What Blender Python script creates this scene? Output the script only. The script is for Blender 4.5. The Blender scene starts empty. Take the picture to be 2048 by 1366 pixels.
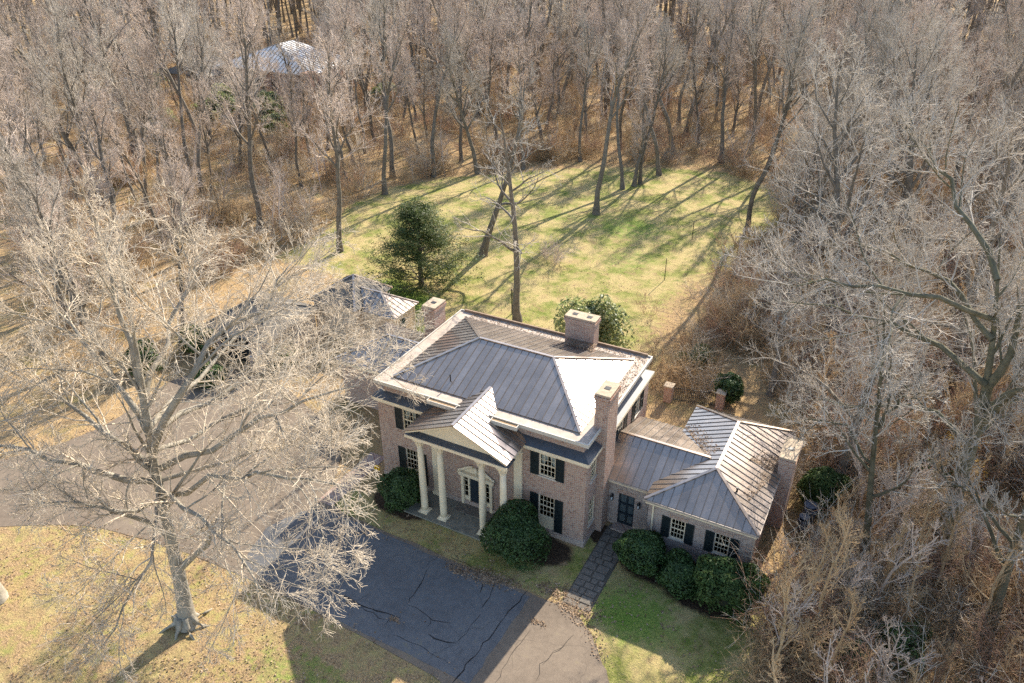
import bpy, math, random
import numpy as np
from mathutils import Matrix, Vector

# ------------------------------------------------------------------ camera, sky, sun, exposure
scene = bpy.context.scene
CAM = (25.051, -29.687, 31.509)
YAW, PITCH, ROLL, FPX = math.radians(-28.171), math.radians(29.993), math.radians(-0.404), 1558.5
_f = Vector((math.sin(YAW)*math.cos(PITCH), math.cos(YAW)*math.cos(PITCH), -math.sin(PITCH)))
_r = Vector((math.cos(YAW), -math.sin(YAW), 0))
_u = _r.cross(_f)
_r2 = _r*math.cos(ROLL)+_u*math.sin(ROLL)
_u2 = -_r*math.sin(ROLL)+_u*math.cos(ROLL)
cd = bpy.data.cameras.new('camera')
cam = bpy.data.objects.new('camera', cd)
scene.collection.objects.link(cam)
cam.matrix_world = Matrix(((_r2.x, _u2.x, -_f.x, CAM[0]), (_r2.y, _u2.y, -_f.y, CAM[1]),
                           (_r2.z, _u2.z, -_f.z, CAM[2]), (0, 0, 0, 1)))
cd.sensor_width = 36
cd.lens = FPX/2048*36
cd.clip_end = 3000
scene.camera = cam

SUN_AZ, SUN_EL = math.radians(85.0), math.radians(31.5)      # direction to the sun, from +X towards +Y
sdir = Vector((math.cos(SUN_AZ)*math.cos(SUN_EL), math.sin(SUN_AZ)*math.cos(SUN_EL), math.sin(SUN_EL)))
world = bpy.data.worlds.new('World')
scene.world = world
world.use_nodes = True
wn = world.node_tree.nodes
bg = wn['Background']
sky = wn.new('ShaderNodeTexSky')
sky.sky_type = 'NISHITA'
sky.sun_disc = False
sky.sun_elevation = SUN_EL
sky.sun_rotation = math.atan2(sdir.x, sdir.y)
sky.air_density = 1.0
sky.dust_density = 1.0
world.node_tree.links.new(sky.outputs[0], bg.inputs[0])
bg.inputs[1].default_value = 0.14
sd = bpy.data.lights.new('sun', 'SUN')
sd.energy = 5.0
sd.angle = math.radians(0.5)
sd.color = (1.0, 0.91, 0.77)
sun = bpy.data.objects.new('sun', sd)
scene.collection.objects.link(sun)
sun.rotation_euler = (-sdir).to_track_quat('-Z', 'Y').to_euler()
sun.location = sdir*100
scene.view_settings.view_transform = 'Standard'
scene.view_settings.look = 'None'
scene.view_settings.exposure = 1.2
scene.view_settings.gamma = 1.0
scene.view_settings.use_curve_mapping = False
scene.cycles.max_bounces = 5
scene.cycles.diffuse_bounces = 2
scene.cycles.glossy_bounces = 2
scene.cycles.transparent_max_bounces = 8
scene.cycles.use_denoising = False
scene.cycles.sample_clamp_indirect = 4

COL = scene.collection
F3 = np.array(_f); R3 = np.array(_r2); U3 = np.array(_u2); C3 = np.array(CAM)

def pix(px, py, z=0.0):
    "ground (or height z) point that photograph pixel (2048 wide) looks at"
    d = F3*FPX+R3*(px-1024)-U3*(py-683)
    p = C3+d*(z-C3[2])/d[2]
    return (float(p[0]), float(p[1]), z)

def project(p):
    d = np.asarray(p, float)-C3
    w = d@F3
    return 1024+FPX*(d@R3)/w, 683-FPX*(d@U3)/w, w

# ------------------------------------------------------------------ object helpers
def link(name, data, parent=None, loc=None, rz=0.0):
    o = bpy.data.objects.new(name, data)
    COL.objects.link(o)
    if parent is not None:
        o.parent = parent
    if loc is not None:
        o.location = loc
    if rz:
        o.rotation_euler = (0, 0, rz)
    return o

def tag(o, label, cat, group=None):
    o['label'] = label
    o['category'] = cat
    if group:
        o['group'] = group
    return o

def thing(name, label, cat, loc=(0, 0, 0), rz=0.0, group=None):
    return tag(link(name, None, None, loc, rz), label, cat, group)

def np_mesh(name, V, Q=None, T=None, mat=None, smooth=False, mats=None, midx=None):
    "mesh from numpy vertices, quads and triangles"
    me = bpy.data.meshes.new(name)
    V = np.asarray(V, np.float32).reshape(-1, 3)
    Q = np.zeros((0, 4), np.int32) if Q is None else np.asarray(Q, np.int32).reshape(-1, 4)
    T = np.zeros((0, 3), np.int32) if T is None else np.asarray(T, np.int32).reshape(-1, 3)
    me.vertices.add(len(V))
    me.vertices.foreach_set('co', V.ravel())
    nl = Q.size+T.size
    me.loops.add(nl)
    me.loops.foreach_set('vertex_index', np.concatenate([Q.ravel(), T.ravel()]))
    me.polygons.add(len(Q)+len(T))
    starts = np.concatenate([np.arange(len(Q))*4, Q.size+np.arange(len(T))*3]).astype(np.int32)
    me.polygons.foreach_set('loop_start', starts)
    if smooth:
        me.polygons.foreach_set('use_smooth', np.ones(len(Q)+len(T), bool))
    for m in (mats or ([mat] if mat else [])):
        me.materials.append(m)
    if midx is not None:
        me.polygons.foreach_set('material_index', np.asarray(midx, np.int32))
    me.update()
    me.validate()
    return me

class MB:
    "collects boxes, prisms and lathes into one mesh"
    def __init__(s):
        s.v = []; s.f = []
    def poly(s, pts, faces):
        b = len(s.v)
        s.v += [tuple(p) for p in pts]
        s.f += [tuple(i+b for i in f) for f in faces]
        return s
    def box(s, x0, x1, y0, y1, z0, z1):
        return s.poly([(x0, y0, z0), (x1, y0, z0), (x1, y1, z0), (x0, y1, z0), (x0, y0, z1), (x1, y0, z1), (x1, y1, z1), (x0, y1, z1)],
                      [(0, 3, 2, 1), (4, 5, 6, 7), (0, 1, 5, 4), (1, 2, 6, 5), (2, 3, 7, 6), (3, 0, 4, 7)])
    def bar(s, a, b, w, h, up=(0, 0, 1)):
        a = Vector(a); b = Vector(b); d = (b-a).normalized()
        side = d.cross(Vector(up))
        side = (side if side.length > 1e-4 else d.cross(Vector((1, 0, 0)))).normalized()
        upv = side.cross(d).normalized()
        P = []
        for c in (a, b):
            for i, j in ((-1, -1), (1, -1), (1, 1), (-1, 1)):
                P.append(c+side*(i*w/2)+upv*(j*h/2))
        return s.poly(P, [(0, 3, 2, 1), (4, 5, 6, 7), (0, 1, 5, 4), (1, 2, 6, 5), (2, 3, 7, 6), (3, 0, 4, 7)])
    def lathe(s, cx, cy, prof, n=20):
        P = []; Fs = []
        for r, z in prof:
            for i in range(n):
                a = 2*math.pi*i/n
                P.append((cx+r*math.cos(a), cy+r*math.sin(a), z))
        for k in range(len(prof)-1):
            for i in range(n):
                j = (i+1) % n
                Fs.append((k*n+i, k*n+j, (k+1)*n+j, (k+1)*n+i))
        Fs.append(tuple(range(n-1, -1, -1)))
        Fs.append(tuple((len(prof)-1)*n+i for i in range(n)))
        return s.poly(P, Fs)
    def tube(s, pts, r, n=6):
        pts = [Vector(p) for p in pts]
        P = []; Fs = []
        for k, p in enumerate(pts):
            d = (pts[min(k+1, len(pts)-1)]-pts[max(k-1, 0)]).normalized()
            a = d.orthogonal().normalized(); b = d.cross(a)
            rr = r[k] if isinstance(r, (list, tuple)) else r
            for i in range(n):
                t = 2*math.pi*i/n
                P.append(p+a*(rr*math.cos(t))+b*(rr*math.sin(t)))
        for k in range(len(pts)-1):
            for i in range(n):
                j = (i+1) % n
                Fs.append((k*n+i, k*n+j, (k+1)*n+j, (k+1)*n+i))
        Fs.append(tuple(range(n-1, -1, -1))); Fs.append(tuple((len(pts)-1)*n+i for i in range(n)))
        return s.poly(P, Fs)
    def build(s, name, mat, parent=None, bevel=0, smooth=False, loc=None, rz=0.0):
        me = bpy.data.meshes.new(name)
        me.from_pydata(s.v, [], s.f)
        me.materials.append(mat)
        if smooth:
            for p in me.polygons:
                p.use_smooth = True
        me.update()
        o = link(name, me, parent, loc, rz)
        if bevel:
            m = o.modifiers.new('bevel', 'BEVEL'); m.width = bevel; m.segments = 2; m.limit_method = 'ANGLE'
        return o

def structure(o):
    o['kind'] = 'structure'
    return o

def stuff(o):
    o['kind'] = 'stuff'
    return o

# ------------------------------------------------------------------ materials
class NT:
    def __init__(s, name):
        s.m = bpy.data.materials.new(name); s.m.use_nodes = True
        s.n = s.m.node_tree.nodes; s.l = s.m.node_tree.links
        s.p = s.n['Principled BSDF']
    def new(s, t, **kw):
        x = s.n.new(t)
        for k, v in kw.items():
            setattr(x, k, v)
        return x
    def set(s, node, i, v):
        if hasattr(v, 'links') or hasattr(v, 'is_linked'):
            s.l.new(v, node.inputs[i])
        else:
            node.inputs[i].default_value = v
    def coord(s, kind='Object'):
        return s.new('ShaderNodeTexCoord').outputs[kind]
    def noise(s, scale, detail=4, rough=.55, vec=None, dist=0):
        x = s.new('ShaderNodeTexNoise')
        x.inputs['Scale'].default_value = scale; x.inputs['Detail'].default_value = detail
        x.inputs['Roughness'].default_value = rough; x.inputs['Distortion'].default_value = dist
        if vec is not None:
            s.l.new(vec, x.inputs['Vector'])
        return x.outputs['Fac']
    def ramp(s, fac, stops):
        x = s.new('ShaderNodeValToRGB')
        e = x.color_ramp.elements
        while len(e) < len(stops):
            e.new(0.5)
        for k, (p, c) in enumerate(stops):
            e[k].position = p
            e[k].color = (c, c, c, 1) if isinstance(c, (int, float)) else (*c, 1)
        s.l.new(fac, x.inputs[0])
        return x.outputs[0]
    def mix(s, fac, a, b, mode='MIX'):
        x = s.new('ShaderNodeMix', data_type='RGBA', blend_type=mode)
        for i, v in ((0, fac), (6, a), (7, b)):
            if hasattr(v, 'is_linked'):
                s.l.new(v, x.inputs[i])
            else:
                x.inputs[i].default_value = v if isinstance(v, (int, float)) else (*v, 1)
        return x.outputs[2]
    def math(s, op, a, b=0.0, clamp=False):
        x = s.new('ShaderNodeMath', operation=op, use_clamp=clamp)
        for i, v in ((0, a), (1, b)):
            if hasattr(v, 'is_linked'):
                s.l.new(v, x.inputs[i])
            else:
                x.inputs[i].default_value = v
        return x.outputs[0]
    def bump(s, h, strength=.4, dist=.02):
        x = s.new('ShaderNodeBump')
        x.inputs['Strength'].default_value = strength; x.inputs['Distance'].default_value = dist
        s.l.new(h, x.inputs['Height']); s.l.new(x.outputs[0], s.p.inputs['Normal'])
    def color(s, c):
        if hasattr(c, 'is_linked'):
            s.l.new(c, s.p.inputs['Base Color'])
        else:
            s.p.inputs['Base Color'].default_value = (*c, 1)
        return s
    def rough(s, r, spec=None):
        if hasattr(r, 'is_linked'):
            s.l.new(r, s.p.inputs['Roughness'])
        else:
            s.p.inputs['Roughness'].default_value = r
        if spec is not None:
            s.p.inputs['Specular IOR Level'].default_value = spec
        return s

def mat_simple(name, c, rough=.7, var=.18, scale=3.0, bump=.0, spec=.4):
    t = NT(name)
    k = t.noise(scale, 5, .6, t.coord())
    f = t.ramp(k, [(.25, 1-var), (.75, 1+var*.6)])
    t.color(t.mix(1.0, c, f, 'MULTIPLY')).rough(rough, spec)
    if bump:
        t.bump(t.noise(scale*8, 4, .6, t.coord()), bump, .01)
    return t.m

def mat_brick(name, c1, c2, wash=.0):
    t = NT(name)
    sep = t.new('ShaderNodeSeparateXYZ'); t.l.new(t.coord(), sep.inputs[0])
    com = t.new('ShaderNodeCombineXYZ')
    t.l.new(t.math('ADD', sep.outputs[0], sep.outputs[1]), com.inputs[0]); t.l.new(sep.outputs[2], com.inputs[1])
    b = t.new('ShaderNodeTexBrick')
    t.l.new(com.outputs[0], b.inputs['Vector'])
    b.inputs['Color1'].default_value = (*c1, 1); b.inputs['Color2'].default_value = (*c2, 1)
    b.inputs['Mortar'].default_value = (.52, .47, .43, 1)
    b.inputs['Scale'].default_value = 1; b.inputs['Mortar Size'].default_value = .012
    b.inputs['Brick Width'].default_value = .225; b.inputs['Row Height'].default_value = .076
    b.inputs['Bias'].default_value = -.1
    big = t.noise(.9, 5, .65, t.coord())
    small = t.noise(7.0, 3, .7, t.coord())
    c = t.mix(t.ramp(small, [(.52, 0.0), (.72, .6)]), b.outputs['Color'], (.45, .385, .31))
    c = t.mix(t.ramp(small, [(.26, .9), (.45, 0.0)]), c, (.085, .055, .05))
    c = t.mix(t.ramp(big, [(.52, 0.0), (.78, .25+wash)]), c, (.50, .45, .41))
    t.color(c).rough(.9, .2)
    t.bump(t.math('SUBTRACT', 1.0, b.outputs['Fac']), .5, .012)
    return t.m

def mat_metal(name, c):
    t = NT(name)
    oi = t.new('ShaderNodeObjectInfo')
    k = t.noise(.8, 6, .65, t.coord()); k2 = t.noise(14, 3, .6, t.coord())
    f = t.ramp(k, [(.25, .82), (.75, 1.15)])
    col = t.mix(1.0, c, f, 'MULTIPLY')
    r = t.new('ShaderNodeMapRange'); t.l.new(oi.outputs['Random'], r.inputs[0]); r.inputs[3].default_value = .86; r.inputs[4].default_value = 1.12
    col = t.mix(1.0, col, r.outputs[0], 'MULTIPLY')
    col = t.mix(t.ramp(k2, [(.58, 0.0), (.75, .3)]), col, (.22, .17, .12))
    t.color(col)
    t.rough(t.ramp(k, [(.2, .20), (.8, .29)]), .5)
    t.p.inputs['Metallic'].default_value = .84
    t.bump(k, .08, .05)
    return t.m

def mat_bark(name, c1, c2, moss=.3, twig=False):
    t = NT(name)
    oi = t.new('ShaderNodeObjectInfo')
    k = t.noise(2.2, 5, .65, t.coord()); k2 = t.noise(9, 3, .6, t.coord())
    c = t.mix(t.ramp(k, [(.3, 0.0), (.7, 1.0)]), c1, c2)
    c = t.mix(t.ramp(k2, [(.55, 0.0), (.8, moss)]), c, (.16, .17, .06))
    r = t.new('ShaderNodeMapRange'); t.l.new(oi.outputs['Random'], r.inputs[0]); r.inputs[3].default_value = .78; r.inputs[4].default_value = 1.18
    c = t.mix(1.0, c, r.outputs[0], 'MULTIPLY')
    t.color(c).rough(.85, .25)
    if not twig:
        t.bump(k2, .5, .03)
    return t.m

def mat_leaf(name, c1, c2, rough=.5, transl=.25, spec=.4):
    t = NT(name)
    g = t.new('ShaderNodeNewGeometry')
    c = t.mix(g.outputs['Random Per Island'], c1, c2)
    pn = t.noise(1.7, 4, .65, t.coord())
    c = t.mix(1.0, c, t.ramp(pn, [(.3, .55), (.7, 1.35)]), 'MULTIPLY')
    c = t.mix(t.ramp(pn, [(.66, 0.0), (.8, .5)]), c, tuple(.5*(a+b_) for a, b_ in zip(c2, (.25, .17, .07))))
    t.color(c).rough(rough, spec)
    tr = t.new('ShaderNodeBsdfTranslucent'); t.l.new(c, tr.inputs[0])
    mx = t.new('ShaderNodeMixShader'); mx.inputs[0].default_value = transl
    out = t.n['Material Output']
    t.l.new(t.p.outputs[0], mx.inputs[1]); t.l.new(tr.outputs[0], mx.inputs[2]); t.l.new(mx.outputs[0], out.inputs[0])
    return t.m

def mat_glass():
    t = NT('window_glass')
    gl = t.new('ShaderNodeBsdfGlossy'); gl.inputs['Roughness'].default_value = .03
    tr = t.new('ShaderNodeBsdfTransparent'); tr.inputs[0].default_value = (.75, .8, .8, 1)
    fr = t.new('ShaderNodeFresnel'); fr.inputs[0].default_value = 1.5
    mx = t.new('ShaderNodeMixShader')
    t.l.new(fr.outputs[0], mx.inputs[0]); t.l.new(tr.outputs[0], mx.inputs[1]); t.l.new(gl.outputs[0], mx.inputs[2])
    t.l.new(mx.outputs[0], t.n['Material Output'].inputs[0])
    return t.m

def mat_ground():
    t = NT('ground')
    co = t.coord()
    at = t.new('ShaderNodeAttribute', attribute_name='zone')
    sp = t.new('ShaderNodeSeparateColor'); t.l.new(at.outputs['Color'], sp.inputs[0])
    n1 = t.noise(.35, 5, .6, co); n2 = t.noise(1.6, 6, .65, co); n3 = t.noise(9, 5, .7, co); n4 = t.noise(30, 3, .7, co)
    # leaf litter and dead grass
    lit = t.mix(t.ramp(n3, [(.36, 0.0), (.64, 1.0)]), (.13, .075, .036), (.58, .39, .20))
    lit = t.mix(t.ramp(n2, [(.42, 0.0), (.62, .75)]), lit, (.54, .35, .15))
    lit = t.mix(t.ramp(n4, [(.45, 0.0), (.62, .45)]), lit, (.60, .46, .29))
    lit = t.mix(t.ramp(n1, [(.52, 0.0), (.72, .6)]), lit, (.20, .21, .07))
    # winter lawn
    gr = t.mix(t.ramp(n2, [(.40, 0.0), (.60, 1.0)]), (.17, .205, .04), (.34, .325, .10))
    gr = t.mix(t.ramp(n1, [(.40, 0.0), (.56, .9)]), gr, (.53, .41, .19))
    gr = t.mix(t.ramp(n3, [(.52, 0.0), (.72, .7)]), gr, (.52, .42, .215))
    n5 = t.noise(.75, 4, .7, co, .6)
    gr = t.mix(t.ramp(n5, [(.54, 0.0), (.66, .7)]), gr, (.36, .25, .13))
    gr = t.mix(t.ramp(n5, [(.34, .65), (.44, 0.0)]), gr, (.16, .22, .04))
    gr = t.mix(t.ramp(n4, [(.30, .75), (.46, 0.0)]), gr, (.12, .12, .04))
    m = t.math('ADD', sp.outputs[0], t.math('MULTIPLY', t.math('SUBTRACT', n2, .5), 1.1))
    m = t.ramp(m, [(.38, 0.0), (.62, 1.0)])
    c = t.mix(m, lit, gr)
    # strong green patches (G) and mulch beds (B)
    green = t.mix(t.ramp(n3, [(.4, 0.0), (.65, 1.0)]), (.09, .20, .025), (.27, .36, .07))
    g = t.ramp(t.math('ADD', sp.outputs[1], t.math('MULTIPLY', t.math('SUBTRACT', n2, .5), .9)), [(.4, 0.0), (.7, .85)])
    c = t.mix(g, c, green)
    mul = t.mix(t.ramp(n3, [(.4, 0.0), (.7, 1.0)]), (.035, .024, .018), (.13, .085, .05))
    b = t.ramp(t.math('ADD', sp.outputs[2], t.math('MULTIPLY', t.math('SUBTRACT', n2, .5), .5)), [(.42, 0.0), (.58, 1.0)])
    c = t.mix(b, c, mul)
    t.color(c).rough(.95, .1)
    t.bump(t.math('ADD', n3, t.math('MULTIPLY', n4, .6)), .9, .12)
    return t.m

def mat_asphalt(name='asphalt', k=1.0, tint=(1, 1, 1)):
    t = NT(name)
    co = t.coord()
    n1 = t.noise(.25, 5, .6, co); n2 = t.noise(2.5, 6, .7, co); n3 = t.noise(40, 3, .7, co)
    c = t.mix(t.ramp(n1, [(.35, 0.0), (.65, 1.0)]), tuple(a*k*b for a, b in zip((.16, .124, .092), tint)), tuple(a*k*b for a, b in zip((.215, .168, .124), tint)))
    c = t.mix(1.0, c, t.ramp(n2, [(.25, .8), (.75, 1.2)]), 'MULTIPLY')
    c = t.mix(1.0, c, t.ramp(n3, [(.3, .75), (.7, 1.25)]), 'MULTIPLY')
    vo = t.new('ShaderNodeTexVoronoi', feature='DISTANCE_TO_EDGE'); vo.inputs['Scale'].default_value = .28
    wv = t.new('ShaderNodeVectorMath', operation='ADD')
    nz = t.new('ShaderNodeTexNoise'); nz.inputs['Scale'].default_value = .9; nz.inputs['Detail'].default_value = 6
    t.l.new(co, nz.inputs['Vector']); t.l.new(co, wv.inputs[0]); t.l.new(nz.outputs['Color'], wv.inputs[1])
    t.l.new(wv.outputs[0], vo.inputs['Vector'])
    crack = t.ramp(vo.outputs['Distance'], [(.0, 1.0), (.012, 0.0)])
    crack = t.math('MULTIPLY', crack, t.ramp(n1, [(.48, 0.0), (.60, .4)]))
    c = t.mix(crack, c, (.03, .027, .025))
    moss = t.ramp(t.math('MULTIPLY', n2, n1), [(.33, 0.0), (.42, .55)])
    c = t.mix(moss, c, (.19, .16, .08))
    t.color(c).rough(.9, .25)
    t.bump(n3, .3, .01)
    return t.m

M = {}
M['brick'] = mat_brick('brick', (.33, .145, .085), (.42, .265, .17))
M['brick_wash'] = mat_brick('brick_limewashed', (.29, .18, .14), (.38, .29, .235), .35)
M['brick_brown'] = mat_brick('brick_brown', (.33, .16, .095), (.38, .22, .145))
M['cream'] = mat_simple('cream_paint', (.82, .69, .49), .55, .12, 1.5)
M['white'] = mat_simple('white_paint', (.58, .53, .45), .5, .1, 2)
M['stone'] = mat_simple('stone_cap', (.46, .36, .25), .9, .35, 5, .3)
M['shutter'] = mat_simple('dark_shutter_paint', (.016, .024, .026), .45, .2, 3)
M['door'] = mat_simple('dark_door_paint', (.02, .03, .04), .4, .2, 3)
M['black'] = mat_simple('black_iron', (.012, .012, .013), .5, .2, 5)
M['roof'] = mat_metal('standing_seam_metal', (.47, .39, .325))
M['gutter'] = mat_simple('stained_gutter_metal', (.44, .36, .29), .6, .35, 2.2)
M['skirt'] = mat_simple('shade_dark_skirt_metal', (.075, .085, .10), .45, .3, 2, 0, .5)  # navy colour has the shade below the parapet painted in
M['oldroof'] = mat_simple('weathered_shingle', (.13, .12, .105), .9, .45, 3, .4)
M['paleroof'] = mat_simple('pale_metal_roof', (.80, .77, .72), .5, .15, 1.0)
M['seam'] = mat_simple('seam_shadow_metal', (.15, .132, .12), .6, .3, 3)  # dark colour paints in the shadow lines of the seams
M['rust'] = mat_simple('rusted_flashing', (.30, .20, .13), .8, .4, 4)
M['litter'] = mat_simple('dead_leaves', (.36, .24, .13), .95, .5, 12, .6)
M['glass'] = mat_glass()
M['curtain'] = mat_simple('white_curtain', (.75, .72, .66), .9, .1, 4)
M['blind'] = mat_simple('grey_blind', (.18, .2, .22), .7, .1, 4)
M['siding'] = mat_simple('tan_siding', (.62, .47, .33), .7, .1, 3)
M['ground'] = mat_ground()
M['asphalt'] = mat_asphalt()
M['asphalt_shade'] = mat_asphalt('shade_tinted_asphalt', .86, (.80, 1.03, 1.42))  # darker, bluer tint paints the house's shade into the court
M['crack'] = mat_simple('crack_filler', (.02, .018, .017), .9, .3, 6)
M['flagbed'] = mat_simple('flagstone_bed', (.10, .088, .07), .95, .4, 6)
M['flag'] = mat_simple('flagstone', (.165, .145, .12), .9, .45, 5, .5)
M['concrete'] = mat_simple('mossy_concrete', (.22, .21, .17), .9, .35, 3, .4)
M['bark_pale'] = mat_bark('pale_bark', (.22, .195, .15), (.44, .395, .32), .45)
M['twig_pale'] = mat_bark('pale_twigs', (.42, .34, .245), (.62, .53, .41), .12, True)
M['bark_grey'] = mat_bark('grey_bark', (.11, .09, .07), (.23, .20, .16), .45)
M['bark_ivy'] = mat_bark('mossy_dark_bark', (.07, .065, .04), (.17, .15, .10), .7)
M['twig_pink'] = mat_bark('pinkish_twigs', (.44, .35, .28), (.63, .52, .43), .0, True)
M['twig_grey'] = mat_bark('grey_twigs', (.40, .345, .28), (.59, .525, .44), .0, True)
M['brush'] = mat_bark('brush_stems', (.40, .265, .14), (.58, .43, .255), .0, True)
M['brush_grey'] = mat_bark('greyish_brush', (.40, .34, .26), (.58, .51, .41), .0, True)
M['brush_red'] = mat_bark('reddish_brush', (.34, .19, .12), (.50, .32, .22), .0, True)
M['box'] = mat_leaf('boxwood_leaf', (.025, .06, .016), (.09, .15, .045), .5)
M['holly'] = mat_leaf('broad_evergreen_leaf', (.035, .075, .02), (.12, .17, .05), .6, .25, .25)
M['magnolia'] = mat_leaf('magnolia_leaf', (.14, .20, .06), (.50, .50, .24), .45, .45, .4)
M['cedar'] = mat_leaf('cedar_sprays', (.045, .08, .02), (.17, .20, .06), .6, .4)
M['orange'] = mat_leaf('orange_leaf', (.42, .20, .03), (.55, .36, .08), .7)
M['dryleaf'] = mat_leaf('dry_leaf', (.20, .12, .065), (.50, .37, .25), .8)
M['core'] = mat_simple('shrub_core_blocker', (.018, .022, .011), .9, .3, 4)  # near-black, for the solid cores added to block light
M['bin'] = mat_simple('blue_grey_plastic', (.10, .12, .16), .5, .2, 4)
M['yellow'] = mat_simple('yellow_plastic', (.85, .50, .02), .4, .1, 4)
M['red'] = mat_simple('red_plastic', (.75, .03, .03), .4, .1, 4)
M['lampglass'] = mat_simple('frosted_lamp_glass', (.75, .78, .78), .3, .05, 4)

# ------------------------------------------------------------------ ground, drive, paths
BACK_LAWN = np.array([(-29.5, 22.5), (-29.5, 29), (-32.4, 37.9), (-31.9, 45), (-27.4, 51.8), (-22.2, 55.5), (-18.5, 59.7), (-11.9, 64.2),
                      (-4.3, 68), (3.2, 69.5), (8.9, 66.9), (13.2, 60), (13.2, 54), (12.5, 43.4), (12.2, 33.4), (12.7, 25.6), (12.3, 20),
                      (12, 14), (12, 9), (-8, 9), (-17, 14), (-20, 21.6)])
FRONT_LAWN = np.array([(-45, -26), (-16.9, -14), (-13.3, -11.8), (-9, -10.8), (-6.9, -10.6), (.2, -10.1), (6.2, -10.4), (11.4, -10.7),
                       (14, -13), (16, -18), (18, -30), (-45, -40)])
SIDE_LAWN = np.array([(13.3, -3.4), (13.3, 1.5), (23.2, 1.5), (23.6, -4), (23, -11), (19.5, -9.8), (18, -7.2), (16.8, -5.8), (15, -4.1)])
DRIVE = [(-1.6, -3.75), (3, -4.02), (9, -4.15), (13.0, -4.25), (14.0, -4.15), (14.9, -4.2), (16.0, -4.95), (16.8, -5.8), (18.04, -7.2), (19.6, -9.6),
         (21, -13), (22, -20), (22, -34), (16.5, -34), (16, -20), (14.8, -14.5), (13.2, -11.9), (11.6, -10.7), (6.2, -10.42), (1.4, -10.26),
         (-3, -10.25), (-6.9, -10.58), (-9, -10.82), (-13.3, -11.8), (-16.9, -14), (-24, -19), (-34, -27), (-42, -22), (-30, -14.5),
         (-22.6, -10.4), (-20.5, -6.5), (-20, -3.8), (-20.3, -1), (-20.8, 1.2), (-19.5, 3.8), (-17.1, 5), (-13, 5), (-8, 3.2), (-4, 1.2), (-2.6, -1.5)]

def chaikin(P, n=2):
    P = [np.array(p, float) for p in P]
    for _ in range(n):
        Q = []
        for i in range(len(P)):
            a, b = P[i], P[(i+1) % len(P)]
            Q += [a*.75+b*.25, a*.25+b*.75]
        P = Q
    return np.array(P)

def sdist(X, Y, poly):
    "signed distance to a polygon, positive inside"
    X = np.asarray(X, float); Y = np.asarray(Y, float)
    inside = np.zeros(X.shape, bool); d = np.full(X.shape, 1e9)
    n = len(poly)
    for i in range(n):
        x0, y0 = poly[i]; x1, y1 = poly[(i+1) % n]
        c = ((y0 > Y) != (y1 > Y)) & (X < (x1-x0)*(Y-y0)/((y1-y0) if abs(y1-y0) > 1e-9 else 1e-9)+x0)
        inside ^= c
        ex, ey = x1-x0, y1-y0
        t = np.clip(((X-x0)*ex+(Y-y0)*ey)/(ex*ex+ey*ey), 0, 1)
        d = np.minimum(d, np.hypot(X-x0-t*ex, Y-y0-t*ey))
    return np.where(inside, d, -d)

DRIVE_S = chaikin(DRIVE, 2)
rngG = np.random.default_rng(3)
_nrm = np.diff(np.vstack([DRIVE_S[-1:], DRIVE_S]), axis=0)
DRIVE_S = DRIVE_S+rngG.normal(0, .035, DRIVE_S.shape)

gx = np.concatenate([[-900, -500, -300, -200, -140, -100, -75, -60], np.arange(-50, 48.1, .5), [58, 75, 100, 140, 200, 300, 500, 900]])
gy = np.concatenate([[-400, -200, -110, -70, -48], np.arange(-36, 94.1, .5), [105, 120, 145, 180, 230, 300, 400, 600, 1000]])
GX, GY = np.meshgrid(gx, gy)
lawn = np.clip(np.maximum.reduce([sdist(GX, GY, BACK_LAWN)/3+.5, np.minimum(sdist(GX, GY, FRONT_LAWN)/1.2+.7, .44), sdist(GX, GY, SIDE_LAWN)/1.5+.6]), 0, 1)
lawn = np.clip(lawn-.75*np.clip(1.3-np.sqrt(((GX-11.5)/5)**2+((GY-30)/16)**2), 0, 1), 0, 1)
strip = (GX > -1.5) & (GX < 13.4) & (GY > -4.3) & (GY < -1.5)
lawn = np.where(strip, .62, lawn)
def blob(x, y, rx, ry):
    return np.clip(1.3-np.sqrt(((GX-x)/rx)**2+((GY-y)/ry)**2), 0, 1)
greenz = np.maximum.reduce([blob(-14.5, 19.5, 7, 5)*1.0, blob(-4, 15.5, 7, 5)*1.0, blob(-1, 46, 7, 6)*.6, blob(2, 38, 5, 7)*.5, blob(-8, 60, 6, 5)*.5,
                            blob(5, -13.5, 6, 3)*.5, blob(17.5, -3, 3.6, 3)*.75, blob(-9, 46, 7, 5)*.45, blob(-20, 40, 6, 5)*.45])
mulch = np.maximum.reduce([blob(11.2, -1.1, 2.6, 1.5), blob(2.6, -1.7, 2.6, 1.3), blob(17.4, .6, 2.6, 1.6), blob(20.4, .2, 3.2, 2.0), blob(14.3, 1.5, 1.6, 1.0),
                           blob(-12.5, 22.5, 3, 2)*.3])
ni, nj = GX.shape
gidx = np.arange(ni*nj).reshape(ni, nj)
gq = np.stack([gidx[:-1, :-1], gidx[:-1, 1:], gidx[1:, 1:], gidx[1:, :-1]], -1).reshape(-1, 4)
gme = np_mesh('ground', np.stack([GX, GY, np.zeros_like(GX)], -1), gq, None, M['ground'])
ca = gme.color_attributes.new('zone', 'FLOAT_COLOR', 'POINT')
ca.data.foreach_set('color', np.stack([lawn, greenz, mulch, np.ones_like(lawn)], -1).astype(np.float32).ravel())
structure(link('ground', gme))

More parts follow.
